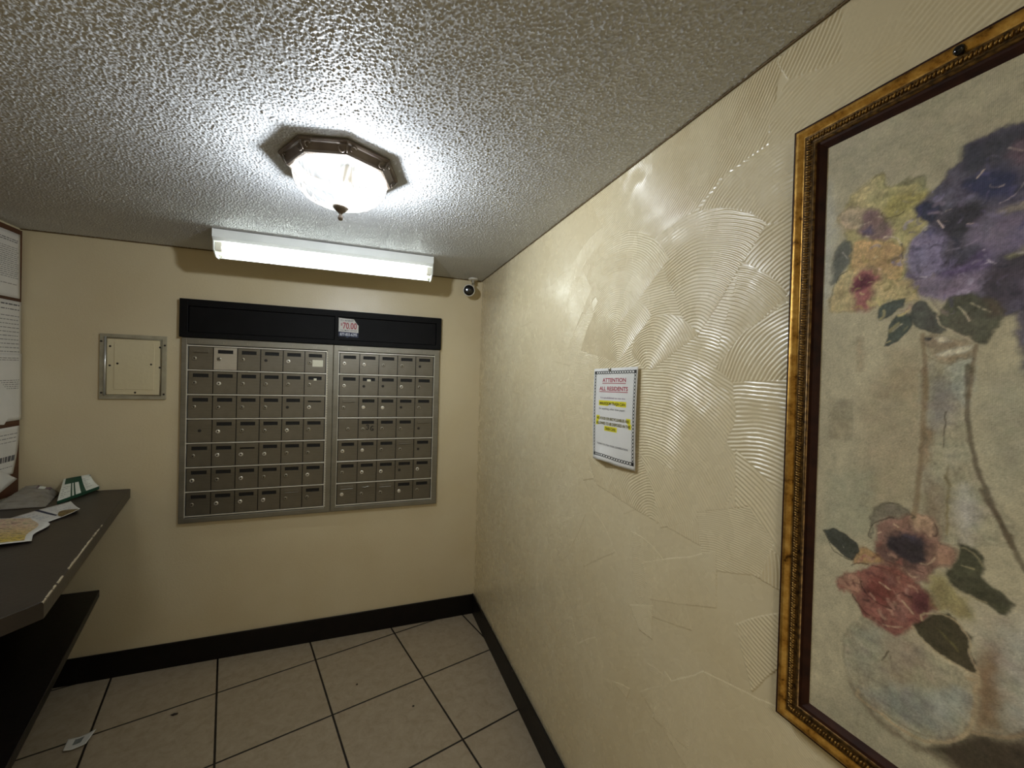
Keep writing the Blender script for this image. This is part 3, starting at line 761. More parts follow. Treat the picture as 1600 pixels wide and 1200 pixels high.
wy = steps((0, -1.1, .003), (-1.1, -2.03, .0013), (-2.03, -2.8, .004), (-2.8, YF, .03))
wz = steps((0, .6, .003), (.6, H, .0013))
GY, GZ = np.meshgrid(wy, wz)
ga = np.random.default_rng(8)
def lattice(scale, seed):
    g = np.random.default_rng(seed).random((80, 80))
    x = (-GY / scale) % 79; y = (GZ / scale) % 79
    xi, yi = x.astype(int), y.astype(int); a, b = x - xi, y - yi
    a = a * a * (3 - 2 * a); b = b * b * (3 - 2 * b)
    return (g[yi, xi] * (1 - a) + g[yi, xi + 1] * a) * (1 - b) + (g[yi + 1, xi] * (1 - a) + g[yi + 1, xi + 1] * a) * b
WOB = lattice(.06, 1) * .004 + lattice(.02, 2) * .0010
WORN = np.clip(.40 + 1.25 * lattice(.07, 3) + .5 * (lattice(.02, 4) - .5), .1, 1.25)
HT = np.zeros_like(GY)
for i, (c, pts, s_) in enumerate(pr):
    u0_, u1_ = min(p[0] for p in pts), max(p[0] for p in pts)
    v0_, v1_ = min(p[1] for p in pts), max(p[1] for p in pts)
    cols = np.where((wy >= u0_) & (wy <= u1_))[0]; rows_ = np.where((wz >= v0_) & (wz <= v1_))[0]
    if len(cols) < 2 or len(rows_) < 2:
        continue
    sl = (slice(rows_[0], rows_[-1] + 1), slice(cols[0], cols[-1] + 1))
    y_, z_ = GY[sl] + (WOB[sl] - .0025) * .8, GZ[sl] + (WOB[sl] - .0025) * .8
    inn = poly_in(y_, z_, pts)
    r_ = np.hypot(y_ - c[0], z_ - c[1]) + WOB[sl]
    pit = .0046 if s_ < .62 else .0060 + .0020 * min(1, max(0, (-.5 * (u0_ + u1_) - 1.35) / .5))
    ridge = .5 + .5 * np.sin(r_ * 2 * PI / pit)
    ridge = ridge ** .8
    k_ = np.where((GY[sl] > -1.1) | (GZ[sl] < .6), .35, 1.0)          # the comb marks flatten out towards the corner and the floor
    HT[sl] = np.where(inn, .00025 + .00025 * ga.random() + RIDGE * s_ * k_ * WORN[sl] * ridge, HT[sl])
HT += .0004 * lattice(.05, 6) + .00012 * lattice(.008, 7)
relief('wall_right', len(wy), len(wz), np.stack([-.0006 - HT, GY, GZ], -1),
       [(x_, y_, z_) for x_ in (-.0002, .1) for y_ in (YF, 0) for z_ in (0, H)], M['wall_r'])
rng = random.Random(5)
pb = random_fans(rng, 80, XL + .01, -.012, .13, 2.05, lambda u, v, r: r.choice((0, .02, .05, .08, .14)), .14, .3)
fan_wall('wall_back', lambda mb: mb.box(XL - .1, .1, 0, .1, 0, H), pb, lambda a, b, d: (a, -d, b), M['wall_b'])

# sprayed ceiling: real relief
def band_noise(nr, nc, cell, lo, hi, seed):
    g = np.random.default_rng(seed)
    F = np.fft.rfft2(g.standard_normal((nr, nc)))
    fy = np.fft.fftfreq(nr, cell)[:, None]; fx = np.fft.rfftfreq(nc, cell)[None, :]
    fr = np.hypot(fx, fy)
    F *= np.exp(-(fr * lo) ** 2) * (1 - np.exp(-(fr * hi) ** 2))
    a = np.fft.irfft2(F, s=(nr, nc))
    return a / a.std()


cell = .0022
nx = int(-XL / cell); ny = int(2.3 / cell)
hgt = band_noise(ny + 1, nx + 1, cell, .0038, .016, 3)
blob = np.clip(hgt - .5, 0, 1.3)
blob = blob ** .7 * .0020 + band_noise(ny + 1, nx + 1, cell, .004, .02, 4) * .00022
xs = np.linspace(XL, 0, nx + 1); ys = np.linspace(0, -2.3, ny + 1)
gx, gy = np.meshgrid(xs, ys)
vs = np.stack([gx, gy, H - .0008 - blob], -1).reshape(-1, 3)
W = nx + 1
ii, jj = np.meshgrid(np.arange(nx), np.arange(ny))
q = (jj * W + ii).ravel()
fs = np.stack([q, q + 1, q + W + 1, q + W], -1)
me = bpy.data.meshes.new('ceiling')
extra = [(XL, -2.3, H - .0012), (0, -2.3, H - .0012), (0, YF, H - .0012), (XL, YF, H - .0012),
         (XL - .1, .1, H), (.1, .1, H), (.1, YF - .1, H), (XL - .1, YF - .1, H),
         (XL - .1, .1, H + .06), (.1, .1, H + .06), (.1, YF - .1, H + .06), (XL - .1, YF - .1, H + .06)]
nv = len(vs)
vs = np.vstack([vs, np.array(extra)])
fx = [(0, 1, 2, 3), (4, 5, 6, 7), (8, 11, 10, 9), (4, 8, 9, 5), (5, 9, 10, 6), (6, 10, 11, 7), (7, 11, 8, 4)]
fs = np.vstack([fs, np.array(fx) + nv])
me.vertices.add(len(vs)); me.vertices.foreach_set('co', vs.astype(np.float32).ravel())
me.loops.add(fs.size); me.loops.foreach_set('vertex_index', fs.astype(np.int32).ravel())
me.polygons.add(len(fs))
me.polygons.foreach_set('loop_start', (np.arange(len(fs)) * 4).astype(np.int32))
sm = np.ones(len(fs), dtype=bool); sm[-7:] = False
me.polygons.foreach_set('use_smooth', sm)
me.update(calc_edges=True); me.validate()
me.materials.append(M['ceiling'])
co = bpy.data.objects.new('ceiling', me); COL.objects.link(co)
tag(co, kind='structure')

struct('baseboard_back', MB().box(XL, -.014, -.014, -.0055, 0, .121, bev=.003), M['base'])
struct('baseboard_right', MB().box(-.015, -.0065, YF, -.001, 0, .121, bev=.003), M['base'])
struct('seam_strip_1', MB().box(-.0060, -.0030, YF, -.001, H - .0045, H - .001), M['seam'])  # thin brown strip along the seam of right wall and ceiling
struct('seam_strip_2', MB().box(XL, -.011, -.0095, -.0055, H - .006, H - .001), M['seam'])

# ------------------------------------------------------------------ ceiling lamp
LX, LY = -.767, -1.165
PH = math.radians(187.4)
lamp = thing('flush_mount_light', 'lit ceiling lamp with octagonal bronze rim and ribbed clear glass bowl', 'ceiling light', (LX, LY, H))
T = Matrix.Translation((LX, LY, 0))
MB().lathe([(.120, H - .0035), (.161, H - .0035), (.161, H - .009), (.156, H - .012), (.151, H - .013), (.140, H - .028),
            (.139, H - .034), (.133, H - .036), (.127, H - .034), (.120, H - .012)], 8, T, 0, PH, caps=False).build('rim', M['bronze'], lamp)
# scroll ornaments at the eight corners
for i in range(8):
    mb = MB()
    a = PH + i * PI / 4
    for sgn in (-1, 1):
        pts = []
        for t in range(14):
            s = t / 13
            ang = sgn * (.5 + s * 4.2)
            rr = .0095 * (1 - .7 * s)
            tx, tz = sgn * .014 + rr * math.cos(ang) * 1.0, rr * math.sin(ang)
            side = a + sgn * PI / 8
            n = Vector((math.cos(side), math.sin(side), 0)); tg = Vector((-math.sin(a), math.cos(a), 0))
            corner = Vector((LX + .147 * math.cos(a), LY + .147 * math.sin(a), H - .0215))
            tdir = Vector((-math.sin(side), math.cos(side), 0))
            pts.append(corner + tdir * tx + Vector((0, 0, tz)) + Vector((math.cos(side), math.sin(side), 0)) * (tz * .70 + .0030))
        mb.tube(pts, [.0024 * (1 - .4 * t / 13) for t in range(14)], 6)
    c = Vector((LX + .1490 * math.cos(a), LY + .1490 * math.sin(a), H - .0215))
    mb.tube([c + Vector((.006 * math.cos(a), .006 * math.sin(a), .010)), c, c + Vector((-.006 * math.cos(a), -.006 * math.sin(a), -.009))], .0022, 6)
    mb.build('scroll_ornament', M['bronze'], lamp, smooth=True)
# ribbed bowl
NS, NR = 192, 22
def bowl(u, v):
    th = 2 * PI * u
    r = .126 * math.cos(v * PI / 2 * .94) ** .72
    z = H - .033 - .085 * math.sin(v * PI / 2 * .94) ** 1.0
    rip = (.0011 * math.cos(48 * th + 2.2 * math.sin(4 * (th - PH)) * 3) + .0030 * abs(math.cos(4 * (th - PH)))) * math.sin(min(1, v * 1.4) * PI) ** .5 if 0 < v < .72 else 0
    return (LX + (r + rip) * math.cos(th), LY + (r + rip) * math.sin(th), z)
MB().grid(bowl, NS, NR).build('glass_bowl', M['glass'], lamp, smooth=True)
MB().lathe([(.119, H - .0036), (.119, H - .0050)], 40, T).build('dimming_pan', M['dimming_pan'], lamp)  # unseen pan added, dark so the lit bowl shows less glare
MB().lathe([(.0005, 1.910), (.005, 1.9115), (.0072, 1.917), (.0066, 1.923), (.0042, 1.927), (.0055, 1.931), (.014, 1.938), (.0215, 1.947), (.0205, 1.952), (.002, 1.956)], 20, T).build('finial', M['bronze'], lamp, smooth=True)
BX, BY, BZ = LX + .015, LY - .01, 1.980
bl = bpy.data.lights.new('bulb_filament', 'POINT')
bl.energy = BULB_WATTS
bl.color = (.88, .94, 1.0)
bl.shadow_soft_size = .022
blo = bpy.data.objects.new('bulb_filament', bl); blo.location = (BX, BY, BZ); COL.objects.link(blo)
mb = MB()
mb.lathe([(.0003, -BULB_R)] + [(BULB_R * math.cos(t), BULB_R * math.sin(t)) for t in np.linspace(-1.3, .85, 12)] + [(.0135, .034)], 20, Matrix.Translation((BX, BY, BZ)))
b = mb.build('bulb', M['bulb'], lamp, smooth=True)
MB().lathe([(.0135, .034), (.0135, .0845), (.010, .0845)], 16, Matrix.Translation((BX, BY, BZ)), caps=False).build('bulb_socket', M['white_plastic'], lamp, smooth=True)

# ------------------------------------------------------------------ fluorescent strip
FX0, FX1, FY = -1.300, -.369, -.395
fl = thing('fluorescent_light', 'lit white fluorescent strip light fixed to the ceiling above the mailboxes', 'strip light', ((FX0 + FX1) / 2, FY + .07, H))
# housing: channel closed towards the ceiling
def extrude(mb, prof, x0, x1, mi=0, caps=True):
    n = len(prof)
    mb.add([(x0, y, z) for y, z in prof] + [(x1, y, z) for y, z in prof],
           [(i, (i + 1) % n, n + (i + 1) % n, n + i) for i in range(n)] + ([tuple(range(n))[::-1], tuple(range(n, 2 * n))] if caps else []), mi)
    return mb
y = FY
extrude(MB(), [(y, H - .004), (y, H - .038), (y + .012, H - .050), (y + .020, H - .050), (y + .020, H - .044), (y + .125, H - .044), (y + .125, H - .004)], FX0 + .004, FX1 - .004).build('housing', M['white_metal'], fl)
# curved reflector behind the tubes, ending in the lower lip
prof = [(y + .128, H - .006)] + [(y + .128 - .030 * t ** 3, H - .044 - .062 * t) for t in np.linspace(0, 1, 8)] + [(y + .080, H - .111), (y + .066, H - .1115), (y + .066, H - .1095), (y + .079, H - .108)] + \
       [(y + .124 - .030 * t ** 3, H - .044 - .060 * t) for t in np.linspace(1, 0, 8)] + [(y + .1255, H - .006)]
extrude(MB(), prof, FX0 + .010, FX1 - .010).build('reflector', M['white_metal'], fl, smooth=True, auto=.6)
for x0, x1 in ((FX0, FX0 + .004), (FX1 - .004, FX1)):
    e = extrude(MB(), [(y - .001, H - .003), (y - .001, H - .036), (y + .013, H - .049), (y + .018, H - .088), (y + .052, H - .112), (y + .09, H - .113), (y + .129, H - .08), (y + .129, H - .003)], x0, x1)
    e.build('end_plate', M['white_metal'], fl)
for ty, tz in ((y + .040, H - .072), (y + .084, H - .080)):
    tb = MB().lathe([(.012, FX0 + .030), (.0165, FX0 + .034), (.0165, FX1 - .034), (.012, FX1 - .030)], 20,
                    Matrix(((0, 0, 1, 0), (1, 0, 0, ty), (0, 1, 0, tz), (0, 0, 0, 1)))).build('fluorescent_tube', M['tube'], fl, smooth=True, auto=.6)
    for sx in (FX0 + .004, FX1 - .030):
        m = MB().box(sx, sx + .026, ty - .013, ty + .013, tz - .017, H - .05, bev=.003)
        m.build('lamp_holder', M['white_plastic'], fl)

# ------------------------------------------------------------------ security camera
cx, cy, cz = -.103, -.080, 1.986
sc = thing('security_camera', 'small white security camera with round black face in the ceiling corner', 'security camera', (-.075, -.055, H))
MB().lathe([(.030, H - .003), (.030, H - .008), (.026, H - .013), (.012, H - .015)], 24, Matrix.Translation((-.072, -.052, 0))).build('mount_base', M['white_plastic'], sc, smooth=True, auto=.7)
MB().tube([(-.072, -.052, H - .012), (-.072, -.052, H - .035), (-.078, -.056, 2.020), (-.090, -.062, 2.002)], [.009, .010, .012, .016], 14).build('arm', M['white_plastic'], sc, smooth=True)
d = (Vector((-.706, -2.466, 1.46)) + Vector((-.05, .3, .25)) - Vector((cx, cy, cz))).normalized()
rot = d.to_track_quat('Z', 'Y').to_matrix().to_4x4()
Mx = Matrix.Translation((cx, cy, cz)) @ rot
MB().lathe([(.012, -.040), (.026, -.034), (.034, -.020), (.036, 0), (.036, .014), (.033, .019), (.031, .0195)], 32, Mx).build('shell', M['white_plastic'], sc, smooth=True, auto=.8)
lc = MB().lathe([(.0305, .0185), (.030, .0215), (.022, .0235), (.006, .0245)], 32, Mx).build('lens_cover', M['black_gloss'], sc, smooth=True)

# ------------------------------------------------------------------ black wooden header with its sticker
hd = thing('header_board', 'long black wooden header board with two recessed panels above the mailboxes', 'board', (-.892, 0, 1.626))
x0, x1, z0, z1 = -1.531, -.253, 1.628, 1.8155
mb = MB()
mb.box(x0, x1, -.030, -.006, z1 - .034, z1, bev=.002)
mb.box(x0, x1, -.030, -.006, z0, z0 + .026, bev=.002)
mb.box(x0, x0 + .036, -.0302, -.006, z0, z1, bev=.002)
mb.box(x1 - .030, x1, -.0302, -.006, z0, z1, bev=.002)
mb.box(-.836, -.819, -.0302, -.006, z0 + .02, z1 - .02, bev=.002)
mb.build('frame', M['black_wood'], hd)
MB().box(x0 + .037, -.837, -.022, -.007, z0 + .027, z1 - .035, bev=.002).build('panel', M['black_wood'], hd)
MB().box(-.818, x1 - .031, -.022, -.007, z0 + .027, z1 - .035, bev=.002).build('panel', M['black_wood'], hd)

st = thing('price_sticker', 'red and white $70.00 advertising sticker on the black header board', 'sticker', (-.766, -.0225, 1.671))
P = lambda u, v: (-.8165 + u * .1015, -.0232, 1.668 + v * .1085)
mb = MB()
def slab(mb, pts, y0, y1, mi=0):
    n = len(pts)
    mb.add([(a, y0, b) for a, b in pts] + [(a, y1, b) for a, b in pts], [tuple(range(n)), tuple(range(n, 2 * n))[::-1]] + [(i, (i + 1) % n, n + (i + 1) % n, n + i) for i in range(n)], mi)
pp = lambda u, v: (P(u, v)[0], P(u, v)[2])
slab(mb, [pp(0, .31), pp(1, .28), pp(1, .66), pp(.93, .72), pp(.76, .96), pp(0, 1)], -.0226, -.0231)
mb.build('white_field', M['paper'], st)
mb = MB(); slab(mb, [pp(0, .07), pp(.36, .06), pp(.44, 0), pp(.54, .06), pp(1, .04), pp(1, .28), pp(0, .31)], -.0226, -.0231)
mb.build('blue_field', M['navy'], st)
Q = lambda u, v: (P(u, v)[0], -.0234, P(u, v)[2])
mb = MB(); write(mb, '$', Q, .10, .19, .60, .74, 0, .01); write(mb, '70.00', Q, .21, .91, .45, .78, 0, .015); mb.build('price_lettering', M['red'], st)
mb = MB(); write(mb, 'TV + INTERNET', Q, .08, .76, .83, .92, 0, .01); write(mb, 'THE SMART CHOICE', Q, .08, .92, .345, .41, 0, .01); mb.build('small_lettering', M['navy'], st)
mb = MB(); write(mb, '877-855-6295', Q, .07, .93, .105, .25, 0, .012); mb.build('phone_lettering', M['white_ink'], st)

# ------------------------------------------------------------------ mailboxes
PW, PZ = .1027, .1210         # pitch of doors
DW, DH = .0990, .1105         # door size
ZT = 1.588


def door_mesh(kind, mat, key):
    """door in the XZ plane, centre at the origin, face towards -Y"""
    mb = MB()
    w, h, t = DW / 2, DH / 2, .0032
    sx0, sx1, sz0, sz1 = -w * .66, w * .66, h * .47, h * .80
    if kind in ('open', 'half'):
        if kind == 'half':
            sz1 = h * .62
        for a in ((-w, w, sz1, h), (-w, w, -h, sz0), (-w, sx0, sz0, sz1), (sx1, w, sz0, sz1)):
            mb.box(a[0], a[1], -t, 0, a[2], a[3])
    else:
        mb.box(-w, w, -t, 0, -h, h)
        if kind == 'blank':        # embossed cover plate with a folded lip
            mb.box(sx0, sx1, -t - .0022, -t, sz0, sz1, bev=.0008)
            mb.tube([(sx0 + .002, -t - .0030, sz0 + .002), (sx1 - .002, -t - .0030, sz0 + .003)], .0022, 8)
        if kind == 'dent':
            mb.tube([(-.024, -t - .0012, .034), (-.008, -t - .003, .031), (.012, -t - .0018, .037), (.030, -t - .001, .035)], [.002, .0045, .004, .001], 8)
    return mb


shared = {}
def share(key, maker, mats, smooth=False):
    if key not in shared:
        o = maker().build(key[0], mats, None, smooth, auto=.6 if smooth else None)
        shared[key] = o.data
        bpy.data.objects.remove(o)
    return shared[key]


def link_part(name, data, parent, loc):
    o = bpy.data.objects.new(name, data)
    COL.objects.link(o)
    o.parent = parent
    if parent.type == 'EMPTY':
        o.matrix_parent_inverse = Matrix.Translation(-Vector(parent.location))
    o.location = loc
    return o


def lock_mesh():
    mb = MB()
    R = Matrix.Rotation(PI / 2, 4, 'X')
    mb.lathe([(.0098, -.001), (.0098, .0022), (.0082, .0034), (.0066, .0036), (.0062, .0028)], 20, R)
    mb.box(-.0014, .0014, -.0040, -.0027, -.0045, .0045, 1)
    mb.lathe([(.0034, .0028), (.0034, .0037), (.0030, .0039)], 12, R, 1)
    return mb


def hole_mesh():
    return MB().lathe([(.0075, -.0005), (.0075, .0008), (.005, .0012)], 16, Matrix.Rotation(PI / 2, 4, 'X'))


def slot_mesh():
    mb = MB()
    w, h = DW / 2, DH / 2
    mb.box(-w * .66, w * .66, .001, .004, h * .47, h * .80)
    mb.lathe([(.0001, 0), (.004, 0), (.0038, .0008), (.0001, .0012)], 12, Matrix.Translation((0, .001, h * .5)) @ Matrix.Rotation(PI / 2, 4, 'X'), caps=False)
    return mb


def bank(side, label, X0, X1, dx0, ncol, rows, locks, hinge):
    root = thing('mailbox_bank', label, 'mailboxes', ((X0 + X1) / 2, 0, .711))
    Z0, Z1 = .709, 1.6265
    dx1 = dx0 + ncol * PW
    zb = ZT - 7 * PZ
    mb = MB()
    mb.box(X0, X1, -.022, -.006, ZT + .006, Z1, bev=.0025)
    mb.box(X0, X1, -.022, -.006, Z0, zb - .006, bev=.0025)
    mb.box(X0, dx0 - .006, -.0222, -.006, Z0, Z1, bev=.0025)
    mb.box(dx1 + .006, X1, -.0222, -.006, Z0, Z1, bev=.0025)
    mb.build('frame', M['steel'], root)
    MB().box(dx0 - .0055, dx1 + .0055, -.012, -.0064, zb - .0055, ZT + .0055).build('dark_gap_plate', M['slot'], root)  # dark plate behind the doors; its colour puts shade into the gaps
    mb = MB()
    for r in range(8):
        zz = ZT - r * PZ
        mb.box(dx0 - .004, dx1 + .004, -.0205, -.0121, zz - .0028, zz + .0028, bev=.001)
    mb.box(dx0 - .0058, dx0 - .0030, -.0235, -.0121, zb - .004, ZT + .004)
    mb.box(dx1 + .0030, dx1 + .0058, -.0235, -.0121, zb - .004, ZT + .004)
    mb.build('shelf_edging', M['steel_edge'], root)
    if hinge:
        mb = MB()
        n = 64
        for i in range(n):
            za = zb + (ZT - zb) * i / n
            mb.lathe([(.0032, za + .001), (.0032, za + (ZT - zb) / n - .0012)], 8, Matrix.Translation((dx1 + .0085, -.0235, 0)))
        mb.build('piano_hinge', M['steel_edge'], root, smooth=True, auto=.6)
    mb = MB()
    for i in range(ncol):          # faint engraved column marks, too worn to read
        cxm = dx0 + (i + .5) * PW
        mb.box(cxm - .009, cxm - .0065, -.0224, -.0221, ZT + .014, ZT + .026)
        mb.box(cxm - .003, cxm + .005, -.0224, -.0221, ZT + .014, ZT + .0165)
        mb.box(cxm + .003, cxm + .005, -.0224, -.0221, ZT + .014, ZT + .026)
    mb.build('worn_engraving', M['lock_dull'], root)
    for r in range(7):
        for c in range(ncol):
            kd = rows[r][c]
            kind = {'O': 'open', 'S': 'open', 'H': 'half', 'B': 'blank', 'N': 'plain', 'D': 'dent'}[kd]
            mat = M['steel_bright'] if kd == 'S' else M['steel_door']
            loc = (dx0 + (c + .5) * PW, -.0165, ZT - (r + .5) * PZ)
            dr = link_part('door', share(('door', kind, kd == 'S'), lambda: door_mesh(kind, None, None), mat), root, loc)
            if kd == 'S': dr['label'] = 'clean bright replacement door'
            if kind == 'dent': dr['label'] = 'door with a dented, torn slot'
            if kd == 'B': dr['label'] = 'door with its slot blanked off'
            if kd == 'N': dr['label'] = 'plain door with only a central lock'
            lk = locks[r][c]
            lx, lz = (-DW * .27, -.002) if kd != 'N' else (-.001, .0)
            lx += rng2.uniform(-.001, .001); lz += rng2.uniform(-.002, .002)
            if lk == 'd':
                link_part('lock', share(('lock', 'hole'), hole_mesh, M['lock_dark'], True), dr, (lx, -.0032, lz))
            else:
                o = link_part('lock', share(('lock', lk), lock_mesh, [M['chrome'] if lk in 'wW' else M['lock_dull'], M['lock_dark'] if lk != 'W' else M['chrome']], True), dr, (lx, -.0032, lz))
                o.rotation_euler = (0, rng2.uniform(-1, 1), 0)
            if kind in ('open', 'half'):
                link_part('name_slot', share(('name_slot', 0), slot_mesh, M['slot']), dr, (0, 0, 0))
            door_at[(side, r, c)] = dr
    return root


door_at = {}
rng2 = random.Random(3)
bank('left', 'left aluminium mailbox bank, six doors wide, beside the square access panel', -1.523, -.8405, -1.4935, 6,
     ['BSOOOO', 'OOOOOO', 'OOOOOH', 'NOOOOO', 'OOHOOO', 'OOOOOO', 'OOOOBO'],
     ['nnndwn', 'nwnnnn', 'nnnndw', 'dwnnwn', 'nwwwnn', 'wnwnnw', 'nwwwnn'], True)
bank('right', 'right aluminium mailbox bank, five doors wide, with 3G written on one door', -.8385, -.257, -.8075, 5,
     ['OOOOO', 'OOOOO', 'BOOOO', 'NOOOB', 'OOOBO', 'OOOOO', 'BDBOO'],
     ['wwnnd', 'wddwn', 'nWWdn', 'nnnnd', 'wWnnd', 'nwwdw', 'WnnWn'], False)
# marker writing, a paper label and scraps of paper on single doors
d3 = door_at[('right', 3, 1)]
d3['label'] = 'door with 3G written on it in black marker'
F3 = lambda u, v: (u, -.0036, v)
mb = MB()
def stroke(mb, pts, w):
    n = []
    for i, (a, b) in enumerate(pts):
        p = pts[max(0, i - 1)]; q = pts[min(len(pts) - 1, i + 1)]
        t = Vector((q[0] - p[0], q[1] - p[1])); t.normalize()
        n.append((-t.y * w, t.x * w))
    vs = [F3(a + x, b + y) for (a, b), (x, y) in zip(pts, n)] + [F3(a - x, b - y) for (a, b), (x, y) in zip(pts, n)]
    L = len(pts)
    mb.add(vs, [(i, i + 1, L + i + 1, L + i) for i in range(L - 1)])
stroke(mb, [(-.008, .016), (-.004, .021), (.003, .020), (.004, .014), (-.001, .010), (.003, .007), (.004, .000), (-.002, -.005), (-.009, -.002)], .0026)
stroke(mb, [(.030, .012), (.024, .014), (.017, .007), (.015, -.004), (.019, -.011), (.027, -.009), (.029, -.002), (.022, -.001)], .0026)
stroke(mb, [(.028, .000), (.029, -.012)], .0022)
o = mb.build('marker_lettering', M['black'], d3); o['label'] = 'black handwritten 3G'
d6 = door_at[('left', 0, 5)]
d6['label'] = 'door with a small cream paper label'
mb = MB().box(-.014, .038, -.0042, -.0033, -.024, .012)
mb.build('paper_label', M['label'], d6)
dR = door_at[('right', 1, 1)]
MB().box(-.010, .010, -.0045, -.0034, .024, .036).build('paper_scrap', M['label'], dR)
dL = door_at[('left', 1, 5)]
MB().box(-.006, .008, -.0045, -.0034, .022, .034).build('paper_scrap', M['label'], dL)

# ------------------------------------------------------------------ access panel
ap = thing('access_panel', 'square metal-framed access panel painted cream, left of the mailboxes', 'access panel', (-1.711, 0, 1.32))
x0, x1, z0, z1 = -1.838, -1.585, 1.320, 1.626
mb = MB()
for a in ((x0, x1, z1 - .016, z1), (x0, x1, z0, z0 + .016), (x0, x0 + .018, z0 + .016, z1 - .016), (x1 - .018, x1, z0 + .016, z1 - .016)):
    mb.box(a[0], a[1], -.010, -.0045, a[2], a[3], bev=.001)
M['frame_paint'] = simple('cream_over_zinc', '9b957f', 'b3ad96', 22, .45, .2)
M['zinc'] = simple('bare_zinc_edge', 'c9cac6', 'dadbd7', 40, .3, .7)
mb.build('frame', M['frame_paint'], ap)
MB().tube([(x0 + .021, -.011, z0 + .018), (x0 + .021, -.011, z1 - .012)], .0045, 10).build('bare_edge', M['zinc'], ap, smooth=True)
mb = MB()
mb.tube([(x0 + .02, -.010, z0 + .018), (x1 - .02, -.010, z0 + .018), (x1 - .02, -.010, z1 - .018), (x0 + .02, -.010, z1 - .018)], .0028, 8, closed=True)
mb.build('inner_lip', M['frame_paint'], ap, smooth=True)
MB().box(x0 + .026, x1 - .026, -.0085, -.0048, z0 + .022, z1 - .022, bev=.001).build('mounting_plate', M['wall_plain'], ap)
MB().box(-1.784, -1.632, -.0105, -.0086, 1.366, 1.590, bev=.001).build('door', M['wall_plain'], ap)
for sx, sz, sy in ((-1.832, 1.590, -.0101), (-1.592, 1.582, -.0101), (-1.829, 1.350, -.0101), (-1.593, 1.345, -.0101), (-1.800, 1.568, -.0087), (-1.611, 1.572, -.0087),
                   (-1.800, 1.478, -.0087), (-1.611, 1.474, -.0087), (-1.704, 1.352, -.0087), (-1.771, 1.488, -.0106), (-1.644, 1.488, -.0106)):
    MB().lathe([(.0045, 0), (.0045, .0007), (.002, .0010)], 12, Matrix.Translation((sx, sy, sz)) @ Matrix.Rotation(PI / 2, 4, 'X')).build('screw', M['lock_dark'], ap)

# ------------------------------------------------------------------ notice on the right wall
NY0, NY1, NZ0, NZ1 = -1.341, -1.558, 1.221, 1.502
nt = thing('notice_sheet', 'white ATTENTION ALL RESIDENTS notice with yellow highlights on the textured wall', 'notice', (-.006, (NY0 + NY1) / 2, NZ0))
def note(u, v, off=0.0):
    z = NZ0 + v * (NZ1 - NZ0) + .003 * u
    yv = NY0 + u * (NY1 - NY0)
    lift = .005 + .006 * math.sin(PI * u) * (1 - v) ** 2 + .012 * max(0, 1 - v * 6) * max(0, 1 - abs(u - .28) * 4.2) + .003 * math.sin(PI * v)
    z += .006 * max(0, 1 - v * 5) * max(0, 1 - abs(u - .3) * 3.5)
    return (-.0035 - lift - off, yv - .012 * (1 - v) * .6 * (1 - u), z)
o = MB().grid(note, 26, 34).build('sheet', M['paper'], nt, smooth=True, recalc=False); thicken(o, .0004, 0)
on = lambda u, v: note(u, v, .0006)
on2 = lambda u, v: note(u, v, .0010)
mb = MB()
write(mb, 'ATTENTION', on, .23, .77, .852, .895, 0, .02); rect(mb, on, .23, .77, .836, .843)
write(mb, 'ALL RESIDENTS', on, .16, .82, .762, .805, 0, .02); rect(mb, on, .16, .82, .746, .753)
mb.build('red_heading', M['red'], nt)
mb = MB(); write(mb, 'It is prohibited to use the', on, .20, .77, .672, .694); mb.build('purple_line', M['purple'], nt)
mb = MB()
rect(mb, on, .16, .80, .600, .655); rect(mb, on, .10, .90, .440, .492); rect(mb, on, .09, .92, .388, .440); rect(mb, on, .32, .62, .336, .388)
mb.build('highlighting', M['highlight'], nt)
mb = MB()
write(mb, 'MAILROOM TRASH CAN', on2, .18, .78, .610, .642, 0, .02); write(mb, 'NO FOOD OR RECYCLEABLES ARE', on2, .12, .88, .450, .480, 0, .02)
write(mb, 'ALLOWED TO BE DISPOSED IN THE', on2, .11, .90, .398, .428, 0, .02); write(mb, 'TRASH CANS.', on2, .34, .60, .346, .376, 0, .02)
mb.build('highlighted_lettering', M['olive_ink'], nt)
mb = MB()
write(mb, 'for anything other than paper', on, .17, .78, .552, .580); write(mb, 'THANK YOU FOR YOUR COOPERATION', on, .13, .86, .176, .196, 0, .01)
mb.build('small_lettering', M['ink'], nt)
mb = MB()
def ring(u, v, ru, rv):
    n = 10
    vs = [on(u + ru * math.cos(2 * PI * i / n), v + rv * math.sin(2 * PI * i / n)) for i in range(n)] + [on(u + .6 * ru * math.cos(2 * PI * i / n), v + .6 * rv * math.sin(2 * PI * i / n)) for i in range(n)]
    mb.add(vs, [(i, (i + 1) % n, n + (i + 1) % n, n + i) for i in range(n)])
for i in range(16):
    u = .09 + i * .82 / 15
    ring(u, .955, .034, .018); ring(u, .062, .034, .018)
for i in range(26):
    v = .075 + i * .86 / 25
    ring(.045, v, .022, .021); ring(.955, v, .022, .021)
for u, v in ((.045, .955), (.955, .955), (.045, .062), (.955, .062)):
    rect(mb, on, u - .022, u + .022, v - .017, v + .017)
mb.build('chain_border', M['black'], nt)
MB().lathe([(.0045, 0), (.0045, .003), (.002, .0045)], 12, Matrix.Translation((-.0095, NY0 + .4 * (NY1 - NY0), NZ1 - .002)) @ Matrix.Rotation(-PI / 2, 4, 'Y')).build('pushpin', M['lock_dull'], nt)

